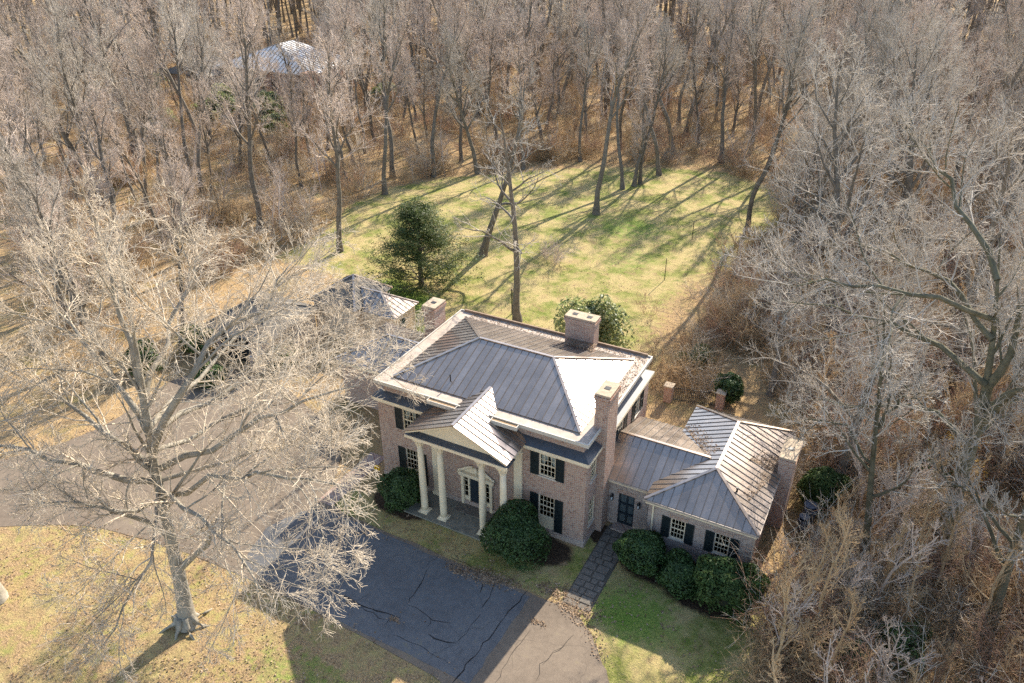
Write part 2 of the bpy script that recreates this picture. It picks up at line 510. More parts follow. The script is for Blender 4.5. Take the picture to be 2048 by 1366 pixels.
b = MB().poly([(x, y, .016) for x, y in DRIVE_S], [tuple(range(len(DRIVE_S)))])
drive = structure(b.build('driveway', M['asphalt']))
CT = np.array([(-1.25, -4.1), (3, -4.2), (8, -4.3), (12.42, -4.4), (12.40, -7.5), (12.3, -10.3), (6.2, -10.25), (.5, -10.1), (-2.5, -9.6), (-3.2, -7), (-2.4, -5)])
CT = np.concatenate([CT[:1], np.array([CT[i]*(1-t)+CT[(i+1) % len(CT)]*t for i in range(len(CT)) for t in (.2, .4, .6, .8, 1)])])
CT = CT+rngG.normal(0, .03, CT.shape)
structure(MB().poly([(x, y, .020) for x, y in CT], [tuple(range(len(CT)))]).build('entrance_court', M['asphalt_shade']))
rc = random.Random(4)
def crack(pts, w):
    P = [Vector(pix(*p)) for p in pts]
    Q = []
    for a, c in zip(P[:-1], P[1:]):
        n = max(2, int((c-a).length/.35))
        for i in range(n):
            Q.append(a.lerp(c, i/n)+Vector((rc.gauss(0, .05), rc.gauss(0, .05), 0)))
    Q.append(P[-1])
    V = []; Fs = []
    for i, p in enumerate(Q):
        d = (Q[min(i+1, len(Q)-1)]-Q[max(0, i-1)]).normalized()
        s = Vector((-d.y, d.x, 0))*(.5*w*rc.uniform(.35, 1.2)/2*(.25 if i in (0, len(Q)-1) else 1))
        V += [(p.x+s.x, p.y+s.y, .025), (p.x-s.x, p.y-s.y, .025)]
        if i:
            Fs.append((2*i-2, 2*i-1, 2*i+1, 2*i))
    MB().poly(V, Fs).build('crack', M['crack'], drive)
for pts, w in [([(687, 1063), (700, 1066), (725, 1063), (742, 1076)], .13), ([(749, 1046), (744, 1062), (728, 1063)], .05), ([(598, 1112), (618, 1120), (628, 1128), (628, 1147)], .12),
               ([(860, 1135), (845, 1160), (828, 1190), (818, 1206)], .12), ([(592, 1154), (640, 1170), (690, 1195), (740, 1220), (800, 1236)], .14),
               ([(990, 1163), (978, 1195), (964, 1216)], .11), ([(958, 1186), (966, 1167)], .14), ([(855, 1268), (880, 1280), (913, 1287)], .15),
               ([(913, 1287), (930, 1264), (962, 1228)], .07), ([(820, 1208), (865, 1238), (902, 1247)], .08), ([(862, 1238), (855, 1255)], .06),
               ([(1053, 1182), (1000, 1246), (960, 1300), (905, 1366)], .13), ([(712, 1214), (770, 1240)], .09), ([(770, 1250), (785, 1228)], .08),
               ([(600, 1175), (625, 1180), (660, 1190)], .06), ([(690, 1140), (682, 1158)], .08), ([(785, 1268), (840, 1290), (900, 1330)], .05), ([(760, 1000), (700, 1032), (650, 1060)], .04),
               ([(1060, 1262), (1020, 1310), (990, 1366)], .05), ([(1130, 1290), (1080, 1330), (1070, 1366)], .04), ([(1150, 1270), (1110, 1300), (1085, 1330)], .04),
               ([(925, 1090), (880, 1110), (840, 1140)], .03), ([(640, 1040), (600, 1075), (560, 1110)], .05), ([(60, 1000), (130, 1015), (180, 1040)], .06),
               ([(160, 955), (120, 985), (90, 1020)], .06), ([(210, 940), (260, 975), (300, 985)], .04), ([(900, 1116), (930, 1126), (960, 1140)], .09)]:
    crack(pts, w)

def wavy_sheet(name, poly, z, mat, jit=.06, seed=0):
    r = np.random.default_rng(seed)
    P = chaikin(poly, 2); P = P+r.normal(0, jit, P.shape)
    return MB().poly([(x, y, z) for x, y in P], [tuple(range(len(P)))]).build(name, mat)

# flagstone walk from the drive to the side door, every stone its own piece
walk = structure(MB().poly([(14.05, -4.0, .008), (15.6, -4.0, .008), (15.6, 2.3, .008), (14.05, 2.3, .008)], [(0, 1, 2, 3)]).build('flagstone_walk', M['flagbed']))
rw = random.Random(8)
y = -3.95
while y < 2.2:
    h = rw.uniform(.34, .6); x = 14.08
    while x < 15.5:
        w = min(rw.uniform(.35, .75), 15.56-x)
        if w < .15:
            break
        a = .025
        pts = [(x+a+rw.uniform(0, .03), y+a+rw.uniform(0, .03)), (x+w-a-rw.uniform(0, .03), y+a+rw.uniform(0, .03)),
               (x+w-a-rw.uniform(0, .03), y+h-a-rw.uniform(0, .03)), (x+a+rw.uniform(0, .03), y+h-a-rw.uniform(0, .03))]
        t = .03+rw.uniform(0, .02)
        MB().poly([(p[0], p[1], .009) for p in pts]+[(p[0], p[1], t) for p in pts],
                  [(4, 5, 6, 7), (0, 1, 5, 4), (1, 2, 6, 5), (2, 3, 7, 6), (3, 0, 4, 7)]).build('flagstone', M['flag'], walk)
        x += w
    y += h
# brick path on the other flank
bw = structure(MB().poly([(-2.1, -3.75, .022), (-1.0, -3.75, .022), (-.9, 1.5, .022), (-2.1, 1.5, .022)], [(0, 1, 2, 3)]).build('brick_path', M['brick_wash']))

# ------------------------------------------------------------------ the brick house
HW, HD = 13.52, 9.89
house = thing('brick_house', 'two-storey brick house with white columned portico, metal roof and low side wings', 'house')

class Plane:
    "a wall plane: u along the wall, d inwards from its face"
    def __init__(s, kind, c):
        s.k = kind; s.c = c
    def box(s, mb, u0, u1, d0, d1, z0, z1):
        if s.k == 'S':
            return mb.box(u0, u1, s.c+d0, s.c+d1, z0, z1)
        if s.k == 'E':
            return mb.box(s.c-d1, s.c-d0, u0, u1, z0, z1)
        if s.k == 'W':
            return mb.box(s.c+d0, s.c+d1, u0, u1, z0, z1)
        return mb.box(u0, u1, s.c-d1, s.c-d0, z0, z1)
    def pt(s, u, d, z):
        return {'S': (u, s.c+d, z), 'E': (s.c-d, u, z), 'W': (s.c+d, u, z), 'N': (u, s.c-d, z)}[s.k]

def wall(pl, u0, u1, z0, z1, holes, mat, parent, depth=.16, name='wall'):
    us = sorted({u0, u1, *[h[0] for h in holes], *[h[1] for h in holes]})
    zs = sorted({z0, z1, *[h[2] for h in holes], *[h[3] for h in holes]})
    mb = MB()
    for a, c in zip(us[:-1], us[1:]):
        for e, g in zip(zs[:-1], zs[1:]):
            if any(h[0] <= a and c <= h[1] and h[2] <= e and g <= h[3] for h in holes):
                continue
            mb.poly([pl.pt(a, 0, e), pl.pt(c, 0, e), pl.pt(c, 0, g), pl.pt(a, 0, g)], [(0, 1, 2, 3)])
    for a, c, e, g in holes:
        for p, q in (((a, e), (c, e)), ((c, e), (c, g)), ((c, g), (a, g)), ((a, g), (a, e))):
            mb.poly([pl.pt(p[0], 0, p[1]), pl.pt(q[0], 0, q[1]), pl.pt(q[0], depth, q[1]), pl.pt(p[0], depth, p[1])], [(0, 1, 2, 3)])
    return mb.build(name, mat, parent)

def window(pl, u0, u1, z0, z1, parent, cols=4, rows=4, curtain=False, panel=0.0, sill=True):
    fr = MB(); w = .055
    pl.box(fr, u0, u0+w, .03, .13, z0, z1); pl.box(fr, u1-w, u1, .03, .13, z0, z1)
    pl.box(fr, u0+w, u1-w, .03, .13, z1-w, z1); pl.box(fr, u0+w, u1-w, .03, .13, z0, z0+w)
    if panel:
        pl.box(fr, u0+w, u1-w, .035, .12, z0+w, z0+panel)
    o = fr.build('window', M['cream'], parent)
    a0, a1, b0, b1 = u0+w, u1-w, z0+(panel or w), z1-w
    mu = MB(); mid = (b0+b1)/2
    pl.box(mu, a0, a1, .045, .10, mid-.03, mid+.03)
    for i in range(1, cols):
        u = a0+(a1-a0)*i/cols
        pl.box(mu, u-.010, u+.010, .052, .088, b0, b1)
    for j in range(1, rows):
        if j*2 == rows:
            continue
        z = b0+(b1-b0)*j/rows
        pl.box(mu, a0, a1, .055, .085, z-.010, z+.010)
    mu.build('muntin_grid', M['cream'], o)
    for i in range(cols):
        for j in range(rows):
            p, q = a0+(a1-a0)*i/cols+.014, a0+(a1-a0)*(i+1)/cols-.014
            e, g = b0+(b1-b0)*j/rows+.014, b0+(b1-b0)*(j+1)/rows-.014
            t = random.Random(i*7+j*13+int(u0*10)).uniform(-.004, .004)
            MB().poly([pl.pt(p, .07+t, e), pl.pt(q, .07-t, e), pl.pt(q, .07, g), pl.pt(p, .07, g)], [(0, 1, 2, 3)]).build('pane', M['glass'], o)
    if sill:
        s = MB(); pl.box(s, u0-.06, u1+.06, -.06, .12, z0-.07, z0-.002)
        s.build('sill', M['white'], o)
    if curtain:
        for sgn in (0, 1):
            s = MB(); n = 7
            base = u0+.06 if sgn == 0 else u1-.06
            P = []
            for k in range(n+1):
                t = k/n
                z = z1-.06-t*(z1-z0)*.62
                wd = (u1-u0)*(.46-.34*t)
                P += [pl.pt(base, .2, z), pl.pt(base+(wd if sgn == 0 else -wd), .2+.03*(k % 2), z)]
            s.poly(P, [(2*k, 2*k+1, 2*k+3, 2*k+2) for k in range(n)]).build('curtain', M['curtain'], o)
    return o

def shutter(pl, u0, u1, z0, z1, parent):
    s = MB(); w = .06
    pl.box(s, u0, u0+w, -.055, -.004, z0, z1); pl.box(s, u1-w, u1, -.055, -.004, z0, z1)
    for a, c in ((z0, z0+.09), (z1-.08, z1), ((z0+z1)/2-.04, (z0+z1)/2+.04)):
        pl.box(s, u0+w, u1-w, -.055, -.004, a, c)
    z = z0+.1
    while z < z1-.1:
        if abs(z+.02-(z0+z1)/2) > .06:
            pl.box(s, u0+w, u1-w, -.04, -.012, z, z+.035)
        z += .05
    pl.box(s, u0+w, u1-w, -.012, -.004, z0+.09, z1-.08)
    return s.build('shutter', M['shutter'], parent)

def roof_facet(roof, poly, mat, spacing=.46, seam_h=.045, seam_w=.028):
    "poly: convex, planar, its first edge the eave; one panel object per strip, seam along its edge"
    P = [Vector(p) for p in poly]
    u = (P[1]-P[0]).normalized()
    n = (P[1]-P[0]).cross(P[-1]-P[0]).normalized()
    if n.z < 0:
        n = -n
    v = n.cross(u)
    pts = [((p-P[0]).dot(u), (p-P[0]).dot(v)) for p in P]
    lo, hi = min(p[0] for p in pts), max(p[0] for p in pts)
    def clip(poly2, c, sign):
        out = []
        for i in range(len(poly2)):
            a, b2 = poly2[i], poly2[(i+1) % len(poly2)]
            da, db = (a[0]-c)*sign, (b2[0]-c)*sign
            if da >= 0:
                out.append(a)
            if da*db < 0:
                t = da/(da-db)
                out.append((a[0]+(b2[0]-a[0])*t, a[1]+(b2[1]-a[1])*t))
        return out
    def vr(c):
        vs = []
        for i in range(len(pts)):
            a, b2 = pts[i], pts[(i+1) % len(pts)]
            if (a[0]-c)*(b2[0]-c) <= 0 and abs(a[0]-b2[0]) > 1e-6:
                vs.append(a[1]+(b2[1]-a[1])*(c-a[0])/(b2[0]-a[0]))
        return (min(vs), max(vs)) if len(vs) > 1 else None
    k = max(1, round((hi-lo)/spacing)); st = (hi-lo)/k
    W = lambda a, b2, h: P[0]+u*a+v*b2+n*h
    for i in range(k):
        c0, c1 = lo+i*st, lo+(i+1)*st
        q = clip(clip(pts, c0+.004, 1), c1-.004, -1)
        if len(q) < 3:
            continue
        mb = MB(); m = len(q)
        mb.poly([W(a, b2, .012) for a, b2 in q]+[W(a, b2, -.03) for a, b2 in q],
                [tuple(range(m)), tuple(range(2*m-1, m-1, -1))]+[(j, j+m, (j+1) % m+m, (j+1) % m) for j in range(m)])
        r = vr(c0+seam_w) if i else None
        if r and r[1]-r[0] > .1:
            x0, x1 = c0+.006, c0+.006+seam_w
            mb.poly([W(x0, r[0], .0), W(x1, r[0], .0), W(x1, r[1], .0), W(x0, r[1], .0), W(x0, r[0], seam_h), W(x1, r[0], seam_h), W(x1, r[1], seam_h), W(x0, r[1], seam_h)],
                    [(4, 5, 6, 7), (0, 1, 5, 4), (1, 2, 6, 5), (2, 3, 7, 6), (3, 0, 4, 7)])
        po = mb.build('roof_panel', mat, roof)
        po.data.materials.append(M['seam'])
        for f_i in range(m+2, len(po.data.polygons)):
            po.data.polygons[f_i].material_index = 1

def roof_deck(polys, parent, name='roof', mat=None, drop=.04):
    mb = MB()
    for p in polys:
        mb.poly([(q[0], q[1], q[2]-drop) for q in p], [tuple(range(len(p)))])
    return mb.build(name, mat or M['roof'], parent)

def caps(roof, segs, w=.16, h=.07, name='ridge_cap', mat=None):
    for a, c in segs:
        MB().bar((a[0], a[1], a[2]+.03), (c[0], c[1], c[2]+.03), w, h).build(name, mat or M['roof'], roof)

def chimney(x0, x1, y0, y1, z0, z1, parent, mat=None, flues=1, cap='stone'):
    mb = MB()
    mb.box(x0, x1, y0, y1, z0, z1-.42)
    mb.box(x0-.04, x1+.04, y0-.04, y1+.04, z1-.42, z1-.3)
    mb.box(x0-.08, x1+.08, y0-.08, y1+.08, z1-.3, z1-.14)
    mb.box(x0-.03, x1+.03, y0-.03, y1+.03, z1-.14, z1-.06)
    c = mb.build('chimney', mat or M['brick'], parent)
    k = MB().box(x0-.06, x1+.06, y0-.06, y1+.06, z1-.06, z1+.03)
    k.build('cap', M['stone'], c, bevel=.02)
    for i in range(flues):
        t = (i+.5)/flues
        cx, cy = (x0+x1)/2, (y0+y1)/2
        if x1-x0 > y1-y0:
            cx = x0+(x1-x0)*t
        else:
            cy = y0+(y1-y0)*t
        MB().box(cx-.16, cx+.16, cy-.14, cy+.14, z1+.031, z1+.05).build('flue', M['black'], c)
    return c

# --- main block walls
S, E_ = Plane('S', .08), Plane('E', 13.45)
WX = [(1.84, 2.80), (6.28, 7.24), (10.72, 11.68)]
UZ, LZ = (4.12, 5.58), (.34, 2.76)
fh = [(a, c, *UZ) for a, c in WX]+[(a, c, *LZ) for a, c in (WX[0], WX[2])]+[(5.72, 7.80, .12, 2.5)]
wall(S, .08, 13.45, 0, 5.74, fh, M['brick'], house)
EW = [(.72, 1.52, 4.12, 5.4), (.72, 1.52, 1.0, 2.7), (4.6, 5.5, 4.12, 5.5), (7.4, 8.3, 4.12, 5.5)]
wall(E_, .08, 9.8, 0, 5.74, EW, M['brick'], house)
wall(Plane('W', .08), .08, 9.8, 0, 5.74, [], M['brick'], house)
wall(Plane('N', 9.8), .08, 13.45, 0, 5.74, [], M['brick'], house)
for i, (a, c) in enumerate(WX):
    window(S, a, c, *UZ, house, 4, 4, curtain=True)
    if i != 1:
        window(S, a, c, *LZ, house, 4, 4, panel=.95)
    for u in (a-.52, c+.02):
        shutter(S, u, u+.5, UZ[0]-.03, UZ[1], house)
        if i != 1:
            shutter(S, u, u+.5, LZ[0]-.1, LZ[1], house)
    if i != 1:
        l = MB(); S.box(l, a-.12, c+.12, -.02, .06, LZ[1]+.002, LZ[1]+.25); l.build('lintel', M['brick_brown'], house)
for a, c, e, g in EW:
    window(E_, a, c, e, g, house, 3, 4)
    if e > 3 and a > 3:
        for u in (a-.52, c+.02):
            shutter(E_, u, u+.5, e-.03, g, house)
plinth = MB()
S.box(plinth, .03, 13.52, -.07, .05, 0, .42); E_.box(plinth, .13, 9.8, -.07, .05, 0, .42)
plinth.build('water_table', M['brick_wash'], house, bevel=.02)

# --- cornice, skirt roof, attic, gutter
co = MB()
def ring(mb, x0, x1, y0, y1, w, z0, z1):
    mb.box(x0, x1, y0, y0+w, z0, z1); mb.box(x0, x1, y1-w, y1, z0, z1)
    mb.box(x0, x0+w, y0+w, y1-w, z0, z1); mb.box(x1-w, x1, y0+w, y1-w, z0, z1)
ring(co, -.06, 13.59, -.06, 9.94, .5, 5.70, 5.83)
ring(co, -.15, 13.68, -.15, 10.03, .6, 5.83, 6.0)
co.build('cornice', M['cream'], house)
sk = MB()
o, i_, zo, zi = -.15, .42, 6.012, 6.30
X0, X1, Y0, Y1 = o, HW-o, o, HD-o
x0, x1, y0, y1 = i_, HW-i_, i_, HD-i_
for A4 in ([(X0, Y0, zo), (X1, Y0, zo), (x1, y0, zi), (x0, y0, zi)], [(X1, Y0, zo), (X1, Y1, zo), (x1, y1, zi), (x1, y0, zi)],
           [(X1, Y1, zo), (X0, Y1, zo), (x0, y1, zi), (x1, y1, zi)], [(X0, Y1, zo), (X0, Y0, zo), (x0, y0, zi), (x0, y1, zi)]):
    sk.poly(A4, [(0, 1, 2, 3)])
sk.build('skirt_roof', M['skirt'], house)
at = MB(); ring(at, .38, HW-.38, .38, HD-.38, .25, 6.0, 6.86); at.build('attic_wall', M['brick'], house)
gt = MB(); ring(gt, .07, HW-.07, .07, HD-.07, .95, 6.86, 7.03)
gutter = gt.build('gutter', M['gutter'], house)
lp = MB(); ring(lp, 0, HW, 0, HD, .07, 6.9, 7.12); lp.build('gutter_lip', M['white'], gutter)
bk = MB(); bk.box(.3, HW-.3, HD-.09, HD+.02, 7.0, 7.2); bk.build('rear_flashing', M['rust'], gutter)
for gx0, gx1 in ((3.9, 5.75), (7.95, 9.55)):
    g = MB(); g.box(gx0, gx1, -.32, -.28, 6.86, 7.10); g.box(gx0, gx0+.04, -.28, -.002, 6.86, 7.10); g.box(gx1-.04, gx1, -.28, -.002, 6.86, 7.10)
    g.box(gx0+.04, gx1-.04, -.28, -.002, 6.86, 6.92)
    gb = g.build('gutter_box', M['white'], gutter)
    MB().box(gx0+.041, gx1-.041, -.279, -.003, 6.921, 7.05).build('leaf_fill', M['litter'], gb)

# --- main hip roof
zr = 8.5; ze = 7.09
e00, e10, e11, e01 = (.83, .83, ze), (12.69, .83, ze), (12.69, 9.06, ze), (.83, 9.06, ze)
r0, r1 = (4.34, 4.94, zr), (9.18, 4.94, zr)
fac = [[e00, e10, r1, r0], [e10, e11, r1], [e11, e01, r0, r1], [e01, e00, r0]]
roof = roof_deck(fac, house)
for f_ in fac:
    roof_facet(roof, f_, M['roof'])
caps(roof, [(r0, r1), (e00, r0), (e10, r1), (e11, r1), (e01, r0)])
MB().lathe(4.3, 1.6, [(.035, 7.3), (.035, 7.75), (.05, 7.76), (.05, 7.8)], 8).build('vent_pipe', M['black'], roof)
chimney(-.92, -.06, 6.75, 8.0, 0, 8.6, house)
chimney(8.05, 9.97, 9.05, 9.84, 6.9, 9.0, house, flues=2)
chimney(13.12, 13.88, 1.66, 3.05, 0, 9.2, house)

# --- portico
PX = 6.76
slab = MB().box(3.0, 10.5, -2.15, .05, 0, .1).build('portico_floor', M['concrete'], house, bevel=.02)
for cx in (4.13, 5.44, 8.08, 9.39):
    shaft = MB().lathe(cx, -1.56, [(.205, .26), (.21, .6), (.205, 2.0), (.185, 3.6), (.165, 4.85)], 24).build('column', M['cream'], house, smooth=True)
    MB().box(cx-.29, cx+.29, -1.85, -1.27, .1, .17).lathe(cx, -1.56, [(.29, .17), (.29, .2), (.25, .22), (.26, .25), (.215, .28)], 24).build('base', M['cream'], shaft)
    cp = MB().lathe(cx, -1.56, [(.165, 4.85), (.19, 4.87), (.19, 4.9), (.17, 4.92), (.18, 5.0), (.23, 5.2), (.25, 5.27)], 24)
    for k in range(8):
        a = k*math.pi/4
        cp.tube([(cx+.175*math.cos(a), -1.56+.175*math.sin(a), 4.95), (cx+.21*math.cos(a), -1.56+.21*math.sin(a), 5.1), (cx+.27*math.cos(a), -1.56+.27*math.sin(a), 5.2), (cx+.25*math.cos(a), -1.56+.25*math.sin(a), 5.25)], [.05, .05, .035, .02], 6)
    cp.box(cx-.27, cx+.27, -1.83, -1.29, 5.27, 5.36)
    cp.build('capital', M['cream'], shaft)
for cx in (4.05, 9.47):
    p = MB().box(cx-.24, cx+.24, -.06, .079, .1, 5.36)
    p.box(cx-.3, cx+.3, -.12, .079, .1, .32).box(cx-.29, cx+.29, -.11, .079, 5.2, 5.361)
    p.build('pilaster', M['cream'], house, bevel=.01)
en = MB().box(3.84, 9.68, -1.83, -1.27, 5.362, 5.62).box(3.84, 4.4, -1.27, .079, 5.362, 5.62).box(9.12, 9.68, -1.27, .079, 5.362, 5.62)
en.box(3.78, 9.74, -1.9, -1.22, 5.62, 5.78)
en.box(4.41, 9.11, -1.26, .079, 5.56, 5.62)
enta = en.build('entablature', M['cream'], house)
# sloping ledge of the pediment, tympanum, raking cornice
MB().poly([(3.55, -2.12, 5.80), (9.97, -2.12, 5.80), (9.97, -1.7, 5.98), (3.55, -1.7, 5.98), (3.55, -2.12, 5.72), (9.97, -2.12, 5.72), (9.97, -1.2, 5.79), (3.55, -1.2, 5.79)],
          [(0, 1, 2, 3), (4, 5, 1, 0), (4, 7, 6, 5), (0, 3, 7, 4), (1, 5, 6, 2)]).build('pediment_ledge', M['skirt'], enta)
MB().box(3.56, 9.96, -2.16, -2.10, 5.66, 5.82).build('pediment_fascia', M['cream'], enta)
zt, zb, hx = 7.5, 6.12, 3.1
MB().poly([(PX-hx, -1.72, zb-.2), (PX+hx, -1.72, zb-.2), (PX, -1.72, zt-.06), (PX-hx, -1.6, zb-.2), (PX+hx, -1.6, zb-.2), (PX, -1.6, zt-.06)],
          [(0, 1, 2), (3, 5, 4)]).build('tympanum', M['cream'], enta)
for s_ in (-1, 1):
    MB().bar((PX+s_*(hx+.04), -2.02, zb-.11), (PX, -2.02, zt-.10), .26, .12).build('raking_cornice', M['cream'], enta)
pl_ = [(PX-hx-.1, .4, zb-.045), (PX-hx-.1, -2.2, zb-.045), (PX, -2.2, zt), (PX, 1.95, zt)]
pr_ = [(PX+hx+.1, -2.2, zb-.045), (PX+hx+.1, .4, zb-.045), (PX, 1.95, zt), (PX, -2.2, zt)]
proof = roof_deck([pl_, pr_], house, 'portico_roof')
roof_facet(proof, pl_, M['roof'], .42); roof_facet(proof, pr_, M['roof'], .42)
caps(proof, [((PX, -2.2, zt), (PX, 1.9, zt))])
# --- entrance
dr = MB()
for x in (5.72, 7.62):
    dr.box(x, x+.18, -.04, .2, .12, 2.3)
for x in (6.18, 7.24):
    dr.box(x, x+.1, .02, .18, .12, 2.3)
dr.box(5.62, 7.90, -.1, .2, 2.3, 2.5)
dr.box(5.56, 7.96, -.16, .2, 2.5, 2.58)
door_s = dr.build('door_surround', M['cream'], house)
for s_ in (-1, 1):
    pts = []
    for k in range(9):
        t = k/8
        pts.append((PX+s_*(1.2-1.0*t), -.02, 2.6+.5*math.sin(t*math.pi/2)**1.6))
    MB().tube(pts, [.07]*8+[.1], 8).build('broken_pediment', M['cream'], door_s, smooth=True)
MB().lathe(PX, -.02, [(.05, 2.58), (.06, 2.7), (.13, 2.82), (.11, 2.98), (.03, 3.12)], 12).build('urn', M['cream'], door_s, smooth=True)
MB().poly([(PX-1.1, .07, 2.58), (PX+1.1, .07, 2.58), (PX+.25, .07, 3.02), (PX-.25, .07, 3.02)], [(0, 1, 2, 3)]).build('pediment_panel', M['cream'], door_s)
dd = MB().box(6.28, 7.24, .12, .17, .12, 2.3)
door = dd.build('door', M['door'], house)
for zz0, zz1 in ((.28, .85), (.97, 1.55), (1.67, 2.15)):
    for xx in (6.38, 6.82):
        MB().box(xx, xx+.32, .1, .121, zz0, zz1).build('door_panel', M['door'], door, bevel=.015)
MB().lathe(7.14, .09, [(.03, 1.07), (.035, 1.1), (.03, 1.13)], 8).build('handle', M['gutter'], door)
for xx in (5.90, 7.34):
    sl = MB().box(xx, xx+.28, .09, .17, .12, .72).build('sidelight', M['cream'], house)
    MB().poly([(xx, .13, .72), (xx+.28, .13, .72), (xx+.28, .13, 2.3), (xx, .13, 2.3)], [(0, 1, 2, 3)]).build('pane', M['glass'], sl)
    mb = MB()
    for zz in (1.1, 1.5, 1.9):
        mb.box(xx, xx+.28, .1, .125, zz-.012, zz+.012)
    mb.build('muntin', M['cream'], sl)
MB().box(5.6, 7.95, -.75, .02, .1, .16).build('threshold_step', M['flag'], house, bevel=.02)

# --- right wing: link and pavilion
HY, PYf = Plane('S', 2.65), Plane('S', 1.58)
wall(HY, 13.45, 16.5, 0, 3.3, [(14.46, 15.40, .14, 2.36)], M['brick_wash'], house)
wall(Plane('N', 8.35), 13.45, 16.5, 0, 3.4, [], M['brick'], house)
wall(PYf, 16.52, 22.05, 0, 3.5, [(17.79, 18.58, 1.45, 2.79), (20.14, 20.93, 1.45, 2.79)], M['brick_wash'], house)
wall(Plane('W', 16.52), 1.58, 10.8, 0, 3.5, [], M['brick_wash'], house)
wall(Plane('E', 22.05), 1.58, 10.8, 0, 3.5, [], M['brick'], house)
wall(Plane('N', 10.8), 16.52, 22.05, 0, 3.5, [], M['brick'], house)
for a, c in ((17.79, 18.58), (20.14, 20.93)):
    window(PYf, a, c, 1.45, 2.79, house, 4, 4)
    shutter(PYf, a-.48, a-.02, 1.4, 2.8, house); shutter(PYf, c+.02, c+.48, 1.4, 2.8, house)
    l = MB(); PYf.box(l, a-.12, c+.12, -.02, .06, 2.792, 3.02); l.build('lintel', M['brick_brown'], house)
l = MB(); HY.box(l, 14.36, 15.50, -.02, .06, 2.362, 2.62); l.build('lintel', M['brick_brown'], house)
gd = MB()
for u in (14.46, 14.90, 15.32):
    HY.box(gd, u, u+.08, .05, .11, .14, 2.36)
for z in (.14, .86, 1.57, 2.26):
    for u in (14.54, 14.98):
        HY.box(gd, u, u+(.36 if u < 14.6 else .34), .055, .105, z, z+.1)
gdo = gd.build('glazed_door', M['door'], house)
for u in (14.54, 14.98):
    for z in (.24, .96, 1.67):
        HY_ = MB().poly([(u, 2.73, z), (u+.35, 2.73, z), (u+.35, 2.73, z+.61), (u, 2.73, z+.61)], [(0, 1, 2, 3)])
        HY_.build('pane', M['glass'], gdo)
MB().box(14.5, 15.36, 2.80, 2.81, .15, 2.3).build('blind', M['blind'], gdo)
MB().box(14.3, 15.55, 2.1, 2.64, 0, .13).build('door_step', M['brick_wash'], house)
for u in (14.10, 15.68):
    ln = MB().box(u-.02, u+.02, 2.50, 2.649, 2.16, 2.20).box(u-.07, u+.07, 2.58, 2.649, 1.75, 2.1)
    ln.lathe(u, 2.48, [(.02, 1.76), (.07, 1.8), (.06, 1.82)], 8).lathe(u, 2.48, [(.10, 2.08), (.09, 2.1), (.02, 2.22)], 8)
    for k in range(6):
        a = k*math.pi/3
        ln.bar((u+.065*math.cos(a), 2.48+.065*math.sin(a), 1.8), (u+.09*math.cos(a), 2.48+.09*math.sin(a), 2.09), .012, .012)
    lo_ = ln.build('wall_lantern', M['black'], house)
    MB().lathe(u, 2.48, [(.052, 1.825), (.075, 2.07)], 8).build('lantern_glass', M['lampglass'], lo_)
# eaves
ev = MB()
ev.box(13.5, 16.36, 2.38, 2.64, 3.16, 3.42)
ev.build('link_fascia', M['cream'], house)
ev = MB().box(16.36, 22.2, 1.40, 1.62, 3.38, 3.66).box(16.36, 16.6, 1.62, 11.0, 3.38, 3.66).box(21.95, 22.2, 1.62, 11.0, 3.38, 3.66).box(16.6, 21.95, 10.8, 11.0, 3.38, 3.66)
ev.build('pavilion_fascia', M['cream'], house)
gu = MB().box(13.5, 16.3, 2.24, 2.38, 3.34, 3.44).box(16.26, 22.3, 1.26, 1.40, 3.58, 3.69).box(22.2, 22.32, 1.40, 11.0, 3.58, 3.69)
gu.build('eave_gutter', M['gutter'], house)
MB().box(16.75, 16.83, 1.48, 1.575, 0, 3.4).build('downspout', M['cream'], house)
MB().box(22.06, 22.14, 1.5, 1.58, 0, 3.4).build('downspout', M['gutter'], house)
zp, zpe = 4.95, 3.7
a, c, d, e = (16.3, 1.33, zpe), (22.28, 1.33, zpe), (22.28, 11.02, zpe), (16.3, 11.02, zpe)
q0, q1 = (19.3, 3.95, zp), (19.3, 8.7, zp)
pf = [[a, c, q0], [c, d, q1, q0], [d, e, q1], [e, a, q0, q1]]
wroof = roof_deck(pf, house, 'pavilion_roof')
for f_ in pf:
    roof_facet(wroof, f_, M['roof'], .44)
caps(wroof, [(q0, q1), (a, q0), (c, q0), (d, q1), (e, q1)])
MB().lathe(20.6, 3.3, [(.05, 4.25), (.05, 4.6), (.08, 4.61), (.08, 4.68)], 8).build('vent_pipe', M['black'], wroof)
hf = [[(13.47, 2.28, 3.45), (16.4, 2.28, 3.45), (18.7, 5.0, 4.72), (13.47, 5.0, 4.72)], [(16.3, 8.6, 3.5), (13.47, 8.6, 3.5), (13.47, 5.0, 4.72), (18.7, 5.0, 4.72)]]
lroof = roof_deck(hf, house, 'link_roof')
for f_ in hf:
    roof_facet(lroof, f_, M['roof'], .44)
caps(lroof, [((13.47, 5.0, 4.72), (18.7, 5.0, 4.72))])
chimney(22.06, 22.85, 6.6, 8.5, 0, 4.9, house, flues=1)

